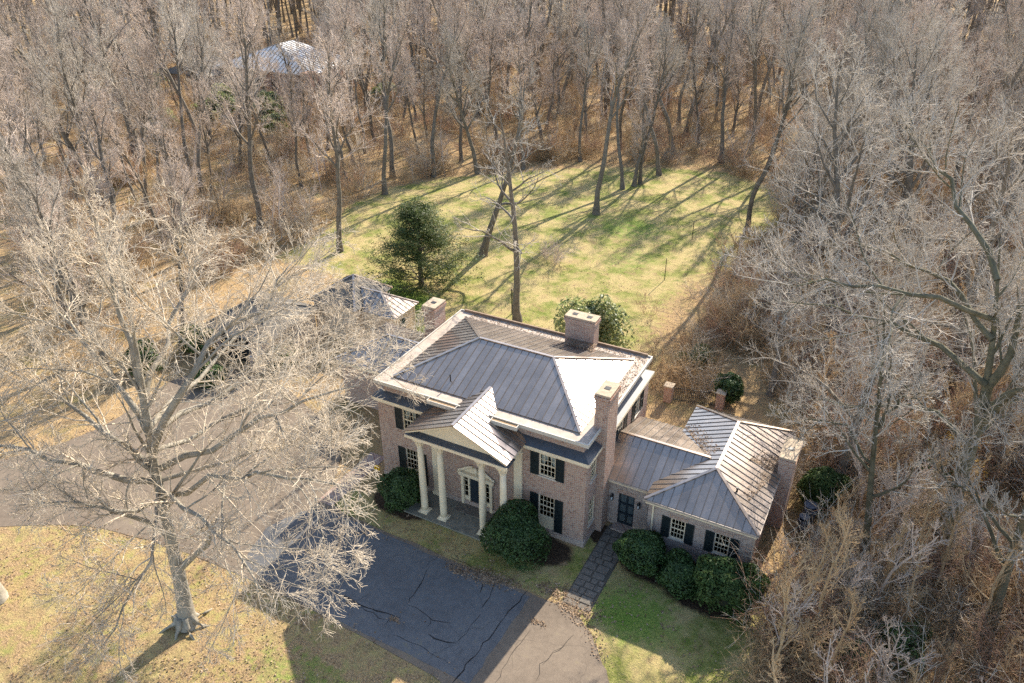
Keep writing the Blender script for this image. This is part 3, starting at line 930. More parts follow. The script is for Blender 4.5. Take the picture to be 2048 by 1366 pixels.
# --- left wing
zl = 3.5
wall(Plane('S', 5.6), -7.4, .08, 0, 3.4, [], M['brick'], house)
wall(Plane('W', -7.4), 5.6, 11.1, 0, 3.4, [], M['brick'], house)
wall(Plane('N', 11.1), -7.2, .08, 0, 3.3, [], M['brick'], house)
lf = [[(-7.7, 5.3, zl), (-.0, 5.3, zl), (-.0, 8.0, 4.75), (-5.0, 8.0, 4.75)], [(-.0, 11.4, 3.4), (-7.7, 11.4, 3.4), (-5.0, 8.0, 4.75), (-.0, 8.0, 4.75)]]
lend = [(-7.7, 11.4, 3.4), (-7.7, 5.3, zl), (-5.0, 8.0, 4.75)]
llroof = roof_deck(lf, house, 'link_roof')
for f_ in lf:
    roof_facet(llroof, f_, M['roof'], .44)
roof_facet(llroof, lend, M['roof'], .44)
caps(llroof, [((-5.0, 8.0, 4.75), (-.0, 8.0, 4.75)), ((-7.7, 5.3, zl), (-5.0, 8.0, 4.75)), ((-7.7, 11.4, 3.4), (-5.0, 8.0, 4.75))])
ev = MB().box(-7.6, .07, 5.34, 5.58, 3.2, 3.47)
ev.build('link_fascia', M['cream'], house)

# ------------------------------------------------------------------ other buildings
ob = thing('outbuilding', 'small outbuilding with tan clapboard siding and metal hip roof behind the house', 'outbuilding')
sx0, sx1, sy0, sy1 = -16.0, -8.15, 12.95, 15.7
mb = MB().box(sx0, sx1, sy0, sy1, 0, 2.95); mb.build('wall', M['siding'], ob)
z = .15
while z < 2.9:
    MB().poly([(sx1+.002, sy0, z), (sx1+.03, sy0, z), (sx1+.03, sy1, z), (sx1+.002, sy1, z), (sx1+.004, sy0, z+.2), (sx1+.004, sy1, z+.2)],
              [(0, 1, 2, 3), (1, 4, 5, 2)]).build('clapboard', M['siding'], ob)
    z += .2
MB().box(sx1+.031, sx1+.05, 13.6, 14.3, 1.5, 2.4).build('window', M['shutter'], ob)
for yy in (sy0-.01, sy1-.07):
    MB().box(sx1-.06, sx1+.05, yy, yy+.08, 0, 2.95).build('corner_board', M['cream'], ob)
a, c, d, e = (sx0-.2, sy0-.25, 2.98), (sx1+.28, sy0-.25, 2.98), (sx1+.28, sy1+.25, 2.98), (sx0-.2, sy1+.25, 2.98)
q0, q1 = (-10.3, 14.33, 4.05), (-14.3, 14.33, 4.05)
of = [[a, c, q0, q1], [c, d, q0], [d, e, q1, q0], [e, a, q1]]
orf = roof_deck(of, ob)
for f_ in of:
    roof_facet(orf, f_, M['roof'], .45)
caps(orf, [(q0, q1), (a, q1), (c, q0), (d, q0), (e, q1)])
mb = MB().box(sx0+.5, -11.4, 12.2, 16.6, 0, 3.2); mb.build('cross_wing', M['siding'], ob)
a, c, d, e = (sx0+.2, 11.9, 3.22), (-11.1, 11.9, 3.22), (-11.1, 16.9, 3.22), (sx0+.2, 16.9, 3.22)
q = (-13.3, 14.8, 4.75)
pf = [[a, c, q], [c, d, q], [d, e, q], [e, a, q]]
orf2 = roof_deck(pf, ob, 'cross_roof')
for f_ in pf:
    roof_facet(orf2, f_, M['oldroof'], .45)
caps(orf2, [(a, q), (c, q), (d, q), (e, q)])

ga = thing('garage', 'low brown brick garage half hidden behind bare branches by the drive', 'garage')
gw = MB().box(-20.6, -15.2, 6.2, 11.8, 0, 2.6); gw.build('wall', M['brick_brown'], ga)
MB().box(-20.0, -17.0, 6.15, 6.199, 0, 2.2).build('garage_door', M['black'], ga)
MB().box(-15.19, -15.15, 8.0, 9.0, 1.0, 2.1).build('window', M['shutter'], ga)
a, c, d, e = (-21, 5.6, 2.62), (-14.8, 5.6, 2.62), (-14.8, 12.2, 2.62), (-21, 12.2, 2.62)
q0, q1 = (-18.6, 8.9, 4.1), (-17.2, 8.9, 4.1)
of = [[a, c, q1, q0], [c, d, q1], [d, e, q0, q1], [e, a, q0]]
orf = roof_deck(of, ga, 'roof', M['oldroof'])
for f_ in of:
    roof_facet(orf, f_, M['oldroof'], .45, .03, .03)
caps(orf, [(q0, q1), (a, q0), (c, q1), (d, q1), (e, q0)], mat=M['oldroof'])
MB().box(-16.2, -15.3, 5.3, 6.18, 0, 1.3).build('brick_pier', M['brick_brown'], ga)

fh_ = thing('far_house', 'large brick house with broad pale metal roof among the trees', 'house', (4.0, 2.0, 0))
MB().box(-95, -75.4, 74.6, 88, 0, 4.5).build('wall', M['brick_brown'], fh_)
a, c, d, e = (-96, 73.6, 4.5), (-74.2, 73.6, 4.5), (-75.5, 88.4, 4.5), (-96, 88.4, 4.5)
q0, q1 = (-86, 80, 8.0), (-86.3, 84, 8.0)
of = [[a, c, q0], [c, d, q1, q0], [d, e, q1], [e, a, q0, q1]]
orf = roof_deck(of, fh_, 'roof', M['paleroof'])
for f_ in of:
    roof_facet(orf, f_, M['paleroof'], .9, .09, .06)
MB().box(-74.9, -73.2, 72.2, 74.5, 0, 5.2).build('chimney', M['brick_brown'], fh_)
for yy in (76, 79, 82, 85):
    w_ = MB().box(-75.39, -75.3, yy, yy+1.2, 1.2, 2.9).build('window', M['shutter'], fh_)
    MB().box(-75.299, -75.27, yy+.08, yy+1.12, 1.28, 2.82).build('pane', M['glass'], w_)
for xx in (-92, -88, -84, -79):
    w_ = MB().box(xx, xx+1.3, 74.5, 74.59, 1.2, 2.9).build('window', M['shutter'], fh_)
MB().box(-105, -95.2, 70, 80, 0, 3.2).build('side_wing', M['brick_brown'], fh_)
a, c, d, e = (-106, 69.3, 3.2), (-94.6, 69.3, 3.2), (-94.6, 80.6, 3.2), (-106, 80.6, 3.2)
q0, q1 = (-100, 73, 5.4), (-100, 77, 5.4)
of = [[a, c, q0], [c, d, q1, q0], [d, e, q1], [e, a, q0, q1]]
orf = roof_deck(of, fh_, 'side_roof', M['oldroof'])
for f_ in of:
    roof_facet(orf, f_, M['oldroof'], .9, .09, .06)

# ------------------------------------------------------------------ trees
def unit(a):
    return a/np.maximum(np.linalg.norm(a, axis=-1, keepdims=True), 1e-9)

def grow(rng, P0, D, L, K, wander, up, droop=0.0):
    p = P0.copy(); d = unit(D); out = [p.copy()]
    st = (L/(K-1))[:, None]
    for k in range(1, K):
        d = unit(d+rng.normal(0, wander, d.shape)+np.array([0, 0, up-droop*(k/(K-1))]))
        p = p+d*st
        out.append(p.copy())
    return np.stack(out, 1)

def sprout(rng, pts, R, n, t0, t1, ang, angj, flat=0.0):
    "n children per parent: start points, directions, parent radius, t"
    B, K, _ = pts.shape
    t = t0+(t1-t0)*(np.arange(n)[None, :]+rng.random((B, n)))/n
    x = np.clip(t*(K-1), 0, K-1.001); i = x.astype(int); f = (x-i)[..., None]
    bi = np.arange(B)[:, None]
    p = pts[bi, i]*(1-f)+pts[bi, i+1]*f
    T = unit(pts[bi, i+1]-pts[bi, i])
    r = R[bi, i]*(1-f[..., 0])+R[bi, i+1]*f[..., 0]
    ref = np.where(np.abs(T[..., 2:3]) > .9, np.array([1., 0, 0]), np.array([0, 0, 1.]))
    N = unit(np.cross(T, ref)); Bn = np.cross(T, N)
    phi = (np.arange(n)*2.4)[None, :]+rng.random((B, 1))*6.28+rng.normal(0, .5, (B, n))
    a = ang+rng.normal(0, angj, (B, n))
    side = N*np.cos(phi)[..., None]+Bn*np.sin(phi)[..., None]*(1-flat)
    D = T*np.cos(a)[..., None]+unit(side)*np.sin(a)[..., None]
    return p.reshape(-1, 3), D.reshape(-1, 3), r.reshape(-1), t.reshape(-1)

def tubes(pts, R, S):
    B, K, _ = pts.shape
    T = np.empty_like(pts)
    T[:, 1:-1] = pts[:, 2:]-pts[:, :-2] if K > 2 else T[:, 1:-1]
    T[:, 0] = pts[:, 1]-pts[:, 0]; T[:, -1] = pts[:, -1]-pts[:, -2]
    T = unit(T)
    ref = np.where(np.abs(T[:, :1, 2:3]) > .9, np.array([1., 0, 0]), np.array([0, 0, 1.]))
    N = unit(np.cross(T, np.broadcast_to(ref, T.shape))); Bn = np.cross(T, N)
    a = np.arange(S)*2*np.pi/S
    V = pts[:, :, None, :]+R[:, :, None, None]*(N[:, :, None, :]*np.cos(a)[None, None, :, None]+Bn[:, :, None, :]*np.sin(a)[None, None, :, None])
    idx = np.arange(B*K*S).reshape(B, K, S)
    j = (np.arange(S)+1) % S
    Q = np.stack([idx[:, :-1], idx[:, :-1][:, :, j], idx[:, 1:][:, :, j], idx[:, 1:]], -1)
    return V.reshape(-1, 3), Q.reshape(-1, 4)

def merge(parts):
    V = []; Q = []; n = 0
    for v, q in parts:
        V.append(v); Q.append(q+n); n += len(v)
    return np.concatenate(V), np.concatenate(Q)

def taper(R0, R1, K):
    t = np.linspace(0, 1, K)[None, :]
    return R0[:, None]*(1-t)+np.asarray(R1)[:, None]*t

def make_tree(seed, H=22, r0=.34, cb=.35, nl=11, spread=.42, n2=8, n3=7, n4=5, n5=0, limb_ang=.85, up=.06, twig_r=.011, lean=(0, 0), trunk_pts=None,
              wander=.05, droop=.0, twig_len=1.0, flare=1.5, top=.96, limbs=None, lr0=.022):
    "returns (trunk mesh data, crown mesh data)"
    rng = np.random.default_rng(seed)
    K = 18
    if trunk_pts is not None:
        tp = np.array(trunk_pts, float); s = np.linspace(0, 1, K)**1.6*(len(tp)-1)
        pts = np.stack([np.interp(s, np.arange(len(tp)), tp[:, k]) for k in range(3)], -1)[None]
        H = tp[-1, 2]
    else:
        pts = grow(rng, np.zeros((1, 3)), np.array([[lean[0], lean[1], 1.0]]), np.array([H*1.0]), K, wander, .05)
    t = np.linspace(0, 1, K)
    zz_ = np.linalg.norm(np.diff(pts[0], axis=0), axis=1).cumsum(); zz_ = np.concatenate([[0], zz_])
    R = (r0*(1-t)**.8+.02)[None]*(1+(flare-1)*np.exp(-zz_/(r0*2.2)))[None]
    trunk = [tubes(pts, R, 10)]
    # limbs
    p, D, pr, tt = sprout(rng, pts, R, nl, cb, top, limb_ang, .18)
    q = (tt-cb)/(top-cb)
    L = H*spread*(1.0-.62*q)*rng.uniform(.7, 1.15, len(q))
    D = unit(D+np.array([0, 0, .15])+q[:, None]*np.array([0, 0, .5]))
    P1 = grow(rng, p, D, L, 9, .13, up, droop)
    R1 = taper(np.minimum(pr*.62, .03+lr0*L), np.full(len(L), .014), 9)
    if limbs:
        Pe = []; Re = []; Le = []
        for pp, ra in limbs:
            pp = np.array(pp, float); ss = np.linspace(0, len(pp)-1, 9)
            c_ = np.stack([np.interp(ss, np.arange(len(pp)), pp[:, k]) for k in range(3)], -1)
            c_[1:-1] += rng.normal(0, .12, (7, 3))
            Pe.append(c_); Re.append(np.linspace(ra, .02, 9)); Le.append(np.linalg.norm(np.diff(c_, axis=0), axis=1).sum())
        trunk.append(tubes(np.stack(Pe), np.stack(Re), 8))
        # secondary boughs on the great limbs
        ps, Ds, prs, ts = sprout(rng, np.stack(Pe), np.stack(Re), 6, .25, .95, .75, .2, .2)
        Ls = np.repeat(np.array(Le), 6)*.52*(1.1-.6*ts)*rng.uniform(.7, 1.2, len(ts))
        P1b = grow(rng, ps, unit(Ds+np.array([0, 0, .2])), Ls, 9, .13, up, droop)
        R1b = taper(np.minimum(prs*.5, .012+.010*Ls), np.full(len(Ls), .012), 9)
        trunk.append(tubes(P1b, R1b, 5))
        P1 = np.concatenate([P1, np.stack(Pe), P1b]); R1 = np.concatenate([R1, np.stack(Re), R1b]); L = np.concatenate([L, np.array(Le)*.6, Ls])
    trunk.append(tubes(P1, R1, 6))
    crown = []
    def level(P, R, L, n, t0, ang, lr, K, S, rr, rt, wand, upv, flat=.3, keep=None):
        p, D, pr, tt = sprout(rng, P, R, n, t0, 1.0, ang, .22, flat)
        LL = np.repeat(L, n)*lr*(1.15-.6*tt)*rng.uniform(.6, 1.25, len(tt))
        D = unit(D+np.array([0, 0, .12]))
        Q = grow(rng, p, D, LL, K, wand, upv, droop)
        RR = taper(np.minimum(pr*.7, rr), np.full(len(LL), rt), K)
        return Q, RR, LL
    P2, R2, L2 = level(P1, R1, L, n2, .18, .75, .50, 6, 4, .045, twig_r, .16, up)
    crown.append(tubes(P2, R2, 4))
    P3, R3, L3 = level(P2, R2, L2, n3, .12, .70, .52, 4, 3, .020, twig_r*.9, .18, up)
    crown.append(tubes(P3, R3, 3))
    P4, R4, L4 = level(P3, R3, L3, n4, .1, .65, .62*twig_len, 3, 3, twig_r*1.1, twig_r*.7, .2, up)
    crown.append(tubes(P4, R4, 3))
    if n5:
        P5, R5, L5 = level(P4, R4, np.maximum(L4, .5), n5, .1, .65, .7, 2, 3, twig_r*.9, twig_r*.6, .2, up)
        crown.append(tubes(P5, R5, 3))
    return merge(trunk), merge(crown)

def tree_meshes(nm, data, bark, twig):
    (v, q), (cv, cq) = data
    return (np_mesh(nm+'_trunk', v, q, None, bark, True), np_mesh(nm+'_crown', cv, cq, None, twig, False))

def place_tree(name, meshes, loc, rz, sc, label, group=None, cat='tree'):
    o = thing(name, label, cat, (loc[0], loc[1], 0), rz, group)
    o.scale = (sc, sc, sc) if isinstance(sc, (int, float)) else sc
    link('trunk', meshes[0], o)
    link('crown', meshes[1], o)
    return o

# the great pale tree by the drive: its great limbs follow the photograph at the tree's own distance
HX, HY0 = -1.85, -13.9
def at_depth(px, py, w):
    d = F3+R3*((px-1024)/FPX)-U3*((py-683)/FPX)
    return C3+d*w
_w0 = project((HX, HY0, 8.0))[2]
HTP = [(0, 0, 0), (.0, .15, 1.0), (-.02, .3, 2.5), (-.25, .6, 5), (-.2, .7, 7), (.0, .7, 9), (.5, .6, 11.5), (1.0, .6, 14), (1.2, .8, 17), (1.2, 1.0, 20.0)]
_tz = np.linspace(3, 18, 120)
_tp = np.stack([np.interp(_tz, [p[2] for p in HTP], [p[k] for p in HTP]) for k in range(3)], -1)
_tv = np.array([project(p+np.array((HX, HY0, 0)))[1] for p in _tp])
def limb(*pts):
    q = _tp[int(np.argmin(abs(_tv-pts[0][1])))]
    return [tuple(q)]+[tuple(at_depth(px, py, project((HX, HY0, 8.0))[2]+o)-np.array((HX, HY0, 0))) for px, py, o in pts[1:]]
HL = [(limb((300, 962, -1.2), (200, 945, -1.5), (110, 915, -2.2), (0, 880, -3), (-90, 870, -4)), .17),
      (limb((298, 958, -1.2), (250, 900, -1.0), (160, 830, -.5), (60, 765, .2), (-60, 690, 1)), .17),
      (limb((300, 870, -2), (240, 770, -2), (170, 690, -1.5), (110, 620, -1), (60, 520, -.5)), .16),
      (limb((300, 850, -2.4), (275, 740, -3), (250, 640, -3.5), (215, 540, -4), (190, 440, -4.2)), .18),
      (limb((330, 900, -2), (352, 800, -3), (385, 720, -3), (450, 660, -2.5), (540, 585, -1.5), (590, 520, -1)), .19),
      (limb((345, 940, -1.5), (420, 900, -2), (520, 840, -2.5), (620, 800, -3.5), (720, 770, -4.5)), .17),
      (limb((335, 990, -1), (420, 960, -2.5), (520, 950, -4), (620, 960, -5), (700, 975, -6)), .14),
      (limb((330, 980, -1.5), (365, 1010, -3), (430, 1060, -4.5), (500, 1130, -5.5), (550, 1200, -6)), .12),
      (limb((325, 980, -.8), (305, 1040, -2), (300, 1120, -3), (250, 1220, -3.6), (190, 1310, -4)), .10),
      (limb((318, 1000, -1), (250, 1020, -2.5), (150, 1000, -4), (40, 1010, -5.5)), .10),
      (limb((330, 870, -1), (420, 800, 2), (520, 730, 4), (640, 690, 6), (720, 660, 8)), .15),
      (limb((330, 900, 0), (440, 850, 3), (560, 770, 5), (660, 710, 7), (730, 700, 8)), .12),
      (limb((325, 860, -1), (400, 760, 3), (480, 670, 6), (580, 610, 8), (660, 590, 9)), .13),
      (limb((340, 960, 0), (450, 920, 1), (580, 880, 1), (690, 870, 0)), .11),
      (limb((310, 800, -2), (340, 660, -1), (390, 540, 1), (420, 480, 2)), .13)]
hero = make_tree(11, r0=.44, cb=.42, nl=8, spread=.42, n2=8, n3=6, n4=6, n5=0, limb_ang=.9, up=.03, twig_r=.0108, droop=.09, flare=1.25, twig_len=1.2, limbs=HL,
                 trunk_pts=HTP)
print('hero tris', 2*len(hero[1][1]))
place_tree('shade_tree', tree_meshes('hero', hero, M['bark_pale'], M['twig_pale']), (HX, HY0), 0, 1.0,
           'huge pale-barked bare tree on the front lawn beside the dark drive')
_hero = bpy.data.objects['shade_tree']
for k in range(7):
    a = k*.9+.3
    L_ = .75+.25*math.sin(k*2.1)
    MB().tube([(.30*math.cos(a), .30*math.sin(a), .75), (.48*math.cos(a), .48*math.sin(a), .28), (.48*math.cos(a)+L_*.5*math.cos(a+.1), .48*math.sin(a)+L_*.5*math.sin(a+.1), .07), ((.48+L_)*math.cos(a+.15), (.48+L_)*math.sin(a+.15), -.06)],
              [.17, .14, .085, .03], 8).build('root', M['bark_pale'], _hero, smooth=True)
hb = make_tree(12, H=20, r0=.40, cb=.30, nl=13, spread=.5, n2=9, n3=7, n4=5, limb_ang=1.0, up=.04, twig_r=.013, droop=.08)
hbm = tree_meshes('lawn_pale', hb, M['bark_pale'], M['twig_pale'])
place_tree('shade_tree', hbm, (-11.9, -17.4), 1.1, 1.0, 'pale-barked bare tree at the far end of the front lawn from the columns')

# woodland variants
VAR = []
for k, (H, cb, nl, sp, ang, up, lean, tw) in enumerate([(23, .48, 12, .30, .65, .09, (.03, .02), 'twig_grey'), (21, .35, 13, .36, .75, .08, (-.04, .0), 'twig_pink'),
                                            (25, .52, 11, .27, .6, .10, (.0, .05), 'twig_pink'), (18, .28, 13, .40, .85, .06, (.06, -.03), 'twig_grey'),
                                            (22, .42, 12, .33, .7, .08, (-.02, -.06), 'twig_pink'), (15, .25, 11, .38, .8, .07, (.1, .04), 'twig_pink')]):
    d = make_tree(100+k, H=H, r0=.26+.005*k, cb=cb, nl=nl, spread=sp, n2=8, n3=6, n4=5, limb_ang=ang, up=up, twig_r=.0125, lean=lean, wander=.075, twig_len=1.2)
    VAR.append(tree_meshes('wood%d' % k, d, M['bark_grey'], M[tw]))
SPR = make_tree(140, H=19, r0=.30, cb=.34, nl=10, spread=.36, n2=6, n3=4, n4=3, limb_ang=1.1, up=.02, twig_r=.012, wander=.05)
SPRm = tree_meshes('sparse', SPR, M['bark_grey'], M['twig_grey'])
ES = make_tree(150, H=22, r0=.42, cb=.25, nl=14, spread=.48, n2=8, n3=6, n4=5, limb_ang=.95, up=.05, twig_r=.013, droop=.03, twig_len=1.2)
ESm = tree_meshes('east_spread', ES, M['bark_grey'], M['twig_grey'])
ES2 = make_tree(151, H=20, r0=.38, cb=.22, nl=13, spread=.50, n2=8, n3=6, n4=5, limb_ang=1.0, up=.06, twig_r=.013, twig_len=1.2)
ESm2 = tree_meshes('east_spread2', ES2, M['bark_grey'], M['twig_grey'])

WS = make_tree(152, H=17, r0=.30, cb=.2, nl=14, spread=.5, n2=8, n3=6, n4=5, limb_ang=.8, up=.07, twig_r=.012, twig_len=1.2)
WSm = tree_meshes('west_spread', WS, M['bark_grey'], M['twig_pink'])
TREES = []          # (x, y, radius kept clear)
def put(px, py, meshes, sc, label, rz=None, name='bare_tree', group=None, xy=None):
    x, y, _ = pix(px, py) if xy is None else (*xy, 0)
    TREES.append((x, y))
    return place_tree(name, meshes, (x, y), rz if rz is not None else (x*7.3+y*3.1) % 6.28, sc, label, group)

put(1035, 642, SPRm, .98, 'slender bare tree close behind the house roof with long horizontal limbs', 1.9)
# leaning tree on the lawn
LEAN = make_tree(141, r0=.38, cb=.45, nl=9, spread=.34, n2=6, n3=5, n4=4, limb_ang=.9, up=.05, twig_r=.012,
                 trunk_pts=[(0, 0, 0), (.7, .2, 2.5), (1.7, .5, 5.5), (2.6, .8, 8.5), (3.4, 1.2, 12), (3.8, 1.4, 15), (4.0, 1.5, 17.5)])
put(965, 510, tree_meshes('lean', LEAN, M['bark_grey'], M['twig_grey']), 1.0, 'bare tree leaning strongly over the lawn beside the green cedar', 0)
put(1192, 428, VAR[4], 1.05, 'tall straight bare tree standing alone mid-lawn')
put(1492, 472, VAR[0], 1.0, 'tall slim bare tree at the sunny lawn edge by the eastern thicket')
put(680, 502, VAR[1], 1.0, 'bare forked tree on the lawn corner by the brown brush')
for (px, py, k) in ((1245, 378, 2), (1268, 372, 5), (1280, 368, 0)):
    put(px, py, VAR[k], .82, 'one of three bare trees clustered at the back of the lawn', group='three trees at the lawn back')
put(1318, 350, VAR[2], .95, 'bare tree leaning slightly at the far back edge of the lawn')
put(770, 388, VAR[4], .95, 'bare tree at the lawn edge above the green cedar')
# a few thin trees stand open before the distant house
for px, py, k in ((482, 335, 5), (597, 292, 5), (655, 300, 1), (512, 318, 3), (708, 330, 5)):
    put(px, py, VAR[k], .8, 'thin bare tree standing in the open woods before the distant brick house', group='thin trees before the distant house')
# east side, near
def pix_y(px, py, y0):
    d = F3*FPX+R3*(px-1024)-U3*(py-683)
    return C3+d*(y0-C3[1])/d[1]
def photo_tree(base, trunk, limbs, seed, r0, label, **kw):
    bx, by, _ = pix(*base); o = np.array((bx, by, 0))
    tp_ = [(0, 0, 0)]+[tuple(pix_y(px, py, by+dy)-o) for px, py, dy in trunk]
    lb = [([tuple(pix_y(px, py, by+dy)-o) for px, py, dy in L_], r_) for L_, r_ in limbs]
    data = make_tree(seed, r0=r0, trunk_pts=tp_, limbs=lb, **kw)
    TREES.append((bx, by))
    return place_tree('bare_tree', tree_meshes('photo_tree%d' % seed, data, M['bark_ivy'], M['twig_grey']), (bx, by), 0, 1.0, label)
photo_tree((1872, 1120), [(1890, 1060, 0), (1915, 980, 0), (1940, 900, 0), (1958, 845, 0), (1978, 740, .3), (1992, 620, .6), (2000, 480, 1)],
           [([(1958, 845, 0), (2000, 800, -.5), (2050, 772, -1), (2110, 750, -2)], .30), ([(1965, 815, 0), (2010, 720, 0), (2060, 610, .5), (2100, 480, 1)], .26),
            ([(1945, 890, 0), (1880, 830, 1), (1800, 808, 2), (1700, 815, 3), (1620, 800, 4)], .15), ([(1972, 770, 0), (1880, 690, 1), (1780, 645, 2), (1660, 620, 3), (1560, 600, 4)], .17),
            ([(1985, 680, 0), (1900, 560, 2), (1800, 520, 3), (1700, 470, 4)], .15), ([(1995, 560, 0), (1930, 420, 2), (1860, 320, 3), (1800, 230, 4)], .15),
            ([(1990, 640, 0), (1880, 600, -2), (1760, 570, -3), (1650, 555, -4), (1530, 560, -5)], .14)], 171, .55,
           'thick dark mossy forked tree with sprawling limbs in the thicket east of the house', cb=.55, nl=7, spread=.38, n2=8, n3=6, n4=5, limb_ang=.95, up=.03, twig_r=.012, twig_len=1.1)
photo_tree((1978, 1262), [(1995, 1200, 0), (2020, 1120, 0), (2052, 1020, 0), (2085, 900, .3), (2110, 760, .6)],
           [([(2030, 1090, 0), (1960, 1000, 1), (1900, 960, 2), (1850, 880, 3)], .10)], 172, .34,
           'dark leaning tree beside the fallen log in the eastern thicket', cb=.5, nl=8, spread=.36, n2=7, n3=6, n4=5, limb_ang=.9, up=.05, twig_r=.012)
photo_tree((1728, 1140), [(1735, 1060, 0), (1742, 960, 0), (1752, 850, 0), (1765, 720, .2), (1770, 600, .5)],
           [([(1745, 930, 0), (1700, 860, .5), (1640, 830, 1), (1580, 850, 1.5)], .08), ([(1750, 860, 0), (1800, 800, 0), (1870, 780, -.5)], .08)], 173, .24,
           'slim dark tree in the leaf litter just east of the garden bins', cb=.5, nl=8, spread=.36, n2=7, n3=5, n4=4, limb_ang=.9, up=.05, twig_r=.012)
put(1540, 790, ESm2, .52, 'small many-branched bare tree behind the right wing', 3.6)
for px, py, sc_ in ((1905, 760, .95), (1800, 560, .95), (1990, 520, 1.0), (1720, 420, .9), (2060, 700, .95), (1930, 400, 1.0)):
    put(px, py, (ESm, ESm2)[px % 2 if px % 10 else px//10 % 2], sc_, 'wide-crowned pale grey tree rising out of the eastern thicket', group='wide grey trees of the eastern thicket')
put(1985, 900, ESm, .85, 'broad grey tree among the thicket east of the chimneyed wing', 4.4)

WOODS = dict(
    west=('bare tree in the woods west of the drive', 'trees of the western woods'),
    north=('bare tree in the woods beyond the back lawn', 'trees of the woods beyond the lawn'),
    east=('bare tree in the thick woods east of the lawn', 'trees of the eastern woods'))
LOOK = ['tall slim grey-twigged', 'mid-sized pink-twigged', 'very tall straight pink-twigged', 'low-branched grey-twigged', 'tall slightly bent pink-twigged', 'small pink-twigged']
rt = np.random.default_rng(77)
BL = BACK_LAWN
def allowed(x, y):
    ok = sdist(x, y, BL) < -1.0
    ok &= ~((x > -23.5) & (x < 24.5) & (y < 17))
    ok &= ~((x >= 24.5) & (y < 12))
    ok &= ~((x > -32) & (x < -14) & (y > 10) & (y < 26.5))
    ok &= ~((x <= -23.5) & (y < -8-(-23.5-x)*.35))
    ok &= ~((x > -107) & (x < -73) & (y > 68) & (y < 90))
    ok &= sdist(x, y, DRIVE_S[::3]) < -1.5
    return ok
cand = []
grid = {}
for p in TREES:
    grid.setdefault((int(p[0]//9), int(p[1]//9)), []).append(p)
nt = 40000
DDv = np.sqrt(rt.random(nt))*330+8
AAv = YAW+rt.uniform(-.58, .60, nt)
XX, YY = CAM[0]+np.sin(AAv)*DDv, CAM[1]+np.cos(AAv)*DDv
OKv = allowed(XX, YY)
RNv = rt.random(nt)
for dd_, x, y, rn in zip(DDv[OKv], XX[OKv], YY[OKv], RNv[OKv]):
    sp_ = 5.2 if dd_ < 150 else 5.4
    if 13 < x < 32 and 15 < y < 50:
        sp_ = 9.5
    gk = (int(x//9), int(y//9))
    if any((x-p[0])**2+(y-p[1])**2 < sp_*sp_ for i in (-1, 0, 1) for j in (-1, 0, 1) for p in grid.get((gk[0]+i, gk[1]+j), [])):
        continue
    u0_, v0_, w0_ = project((x, y, 0)); u1_, v1_, w1_ = project((x, y, 18))
    if w0_ < 5 or max(u0_, u1_) < -260 or min(u0_, u1_) > 2048+260 or v1_ > 1450 or v0_ < -60:
        continue
    if 430 < u0_ < 725 and 90 < v0_ < 450 and rn < .93:      # the woods open up before the distant house
        continue
    grid.setdefault(gk, []).append((x, y))
    cand.append((dd_, x, y))
cand.sort()
NEAR = cand[:290]
for dd_, x, y in NEAR:
    k = int(rt.integers(0, 6))
    reg = 'east' if x > 13 else ('west' if (x < -26 and y < 60) else 'north')
    lab, grp = WOODS[reg]
    look = LOOK[k]
    ms = VAR[k]
    sc = float(rt.uniform(.62, 1.12))
    if reg == 'east' and y < 75 and rt.random() < .65:
        ms = (ESm, ESm2)[int(rt.integers(0, 2))]; sc = float(rt.uniform(.72, .98)); look = 'broad wide-spreading grey'
    if reg == 'west' and dd_ < 75 and rt.random() < .6:
        i_ = int(rt.integers(0, 3)); ms = (WSm, WSm, VAR[3])[i_]; sc *= .85; look = ('wide many-branched pinkish', 'wide many-branched pinkish', LOOK[3])[i_]
    place_tree('bare_tree', ms, (x, y), float(rt.uniform(0, 6.28)), sc, look+' '+lab, grp).rotation_euler = (float(rt.normal(0, .05)), float(rt.normal(0, .05)), float(rt.uniform(0, 6.28)))

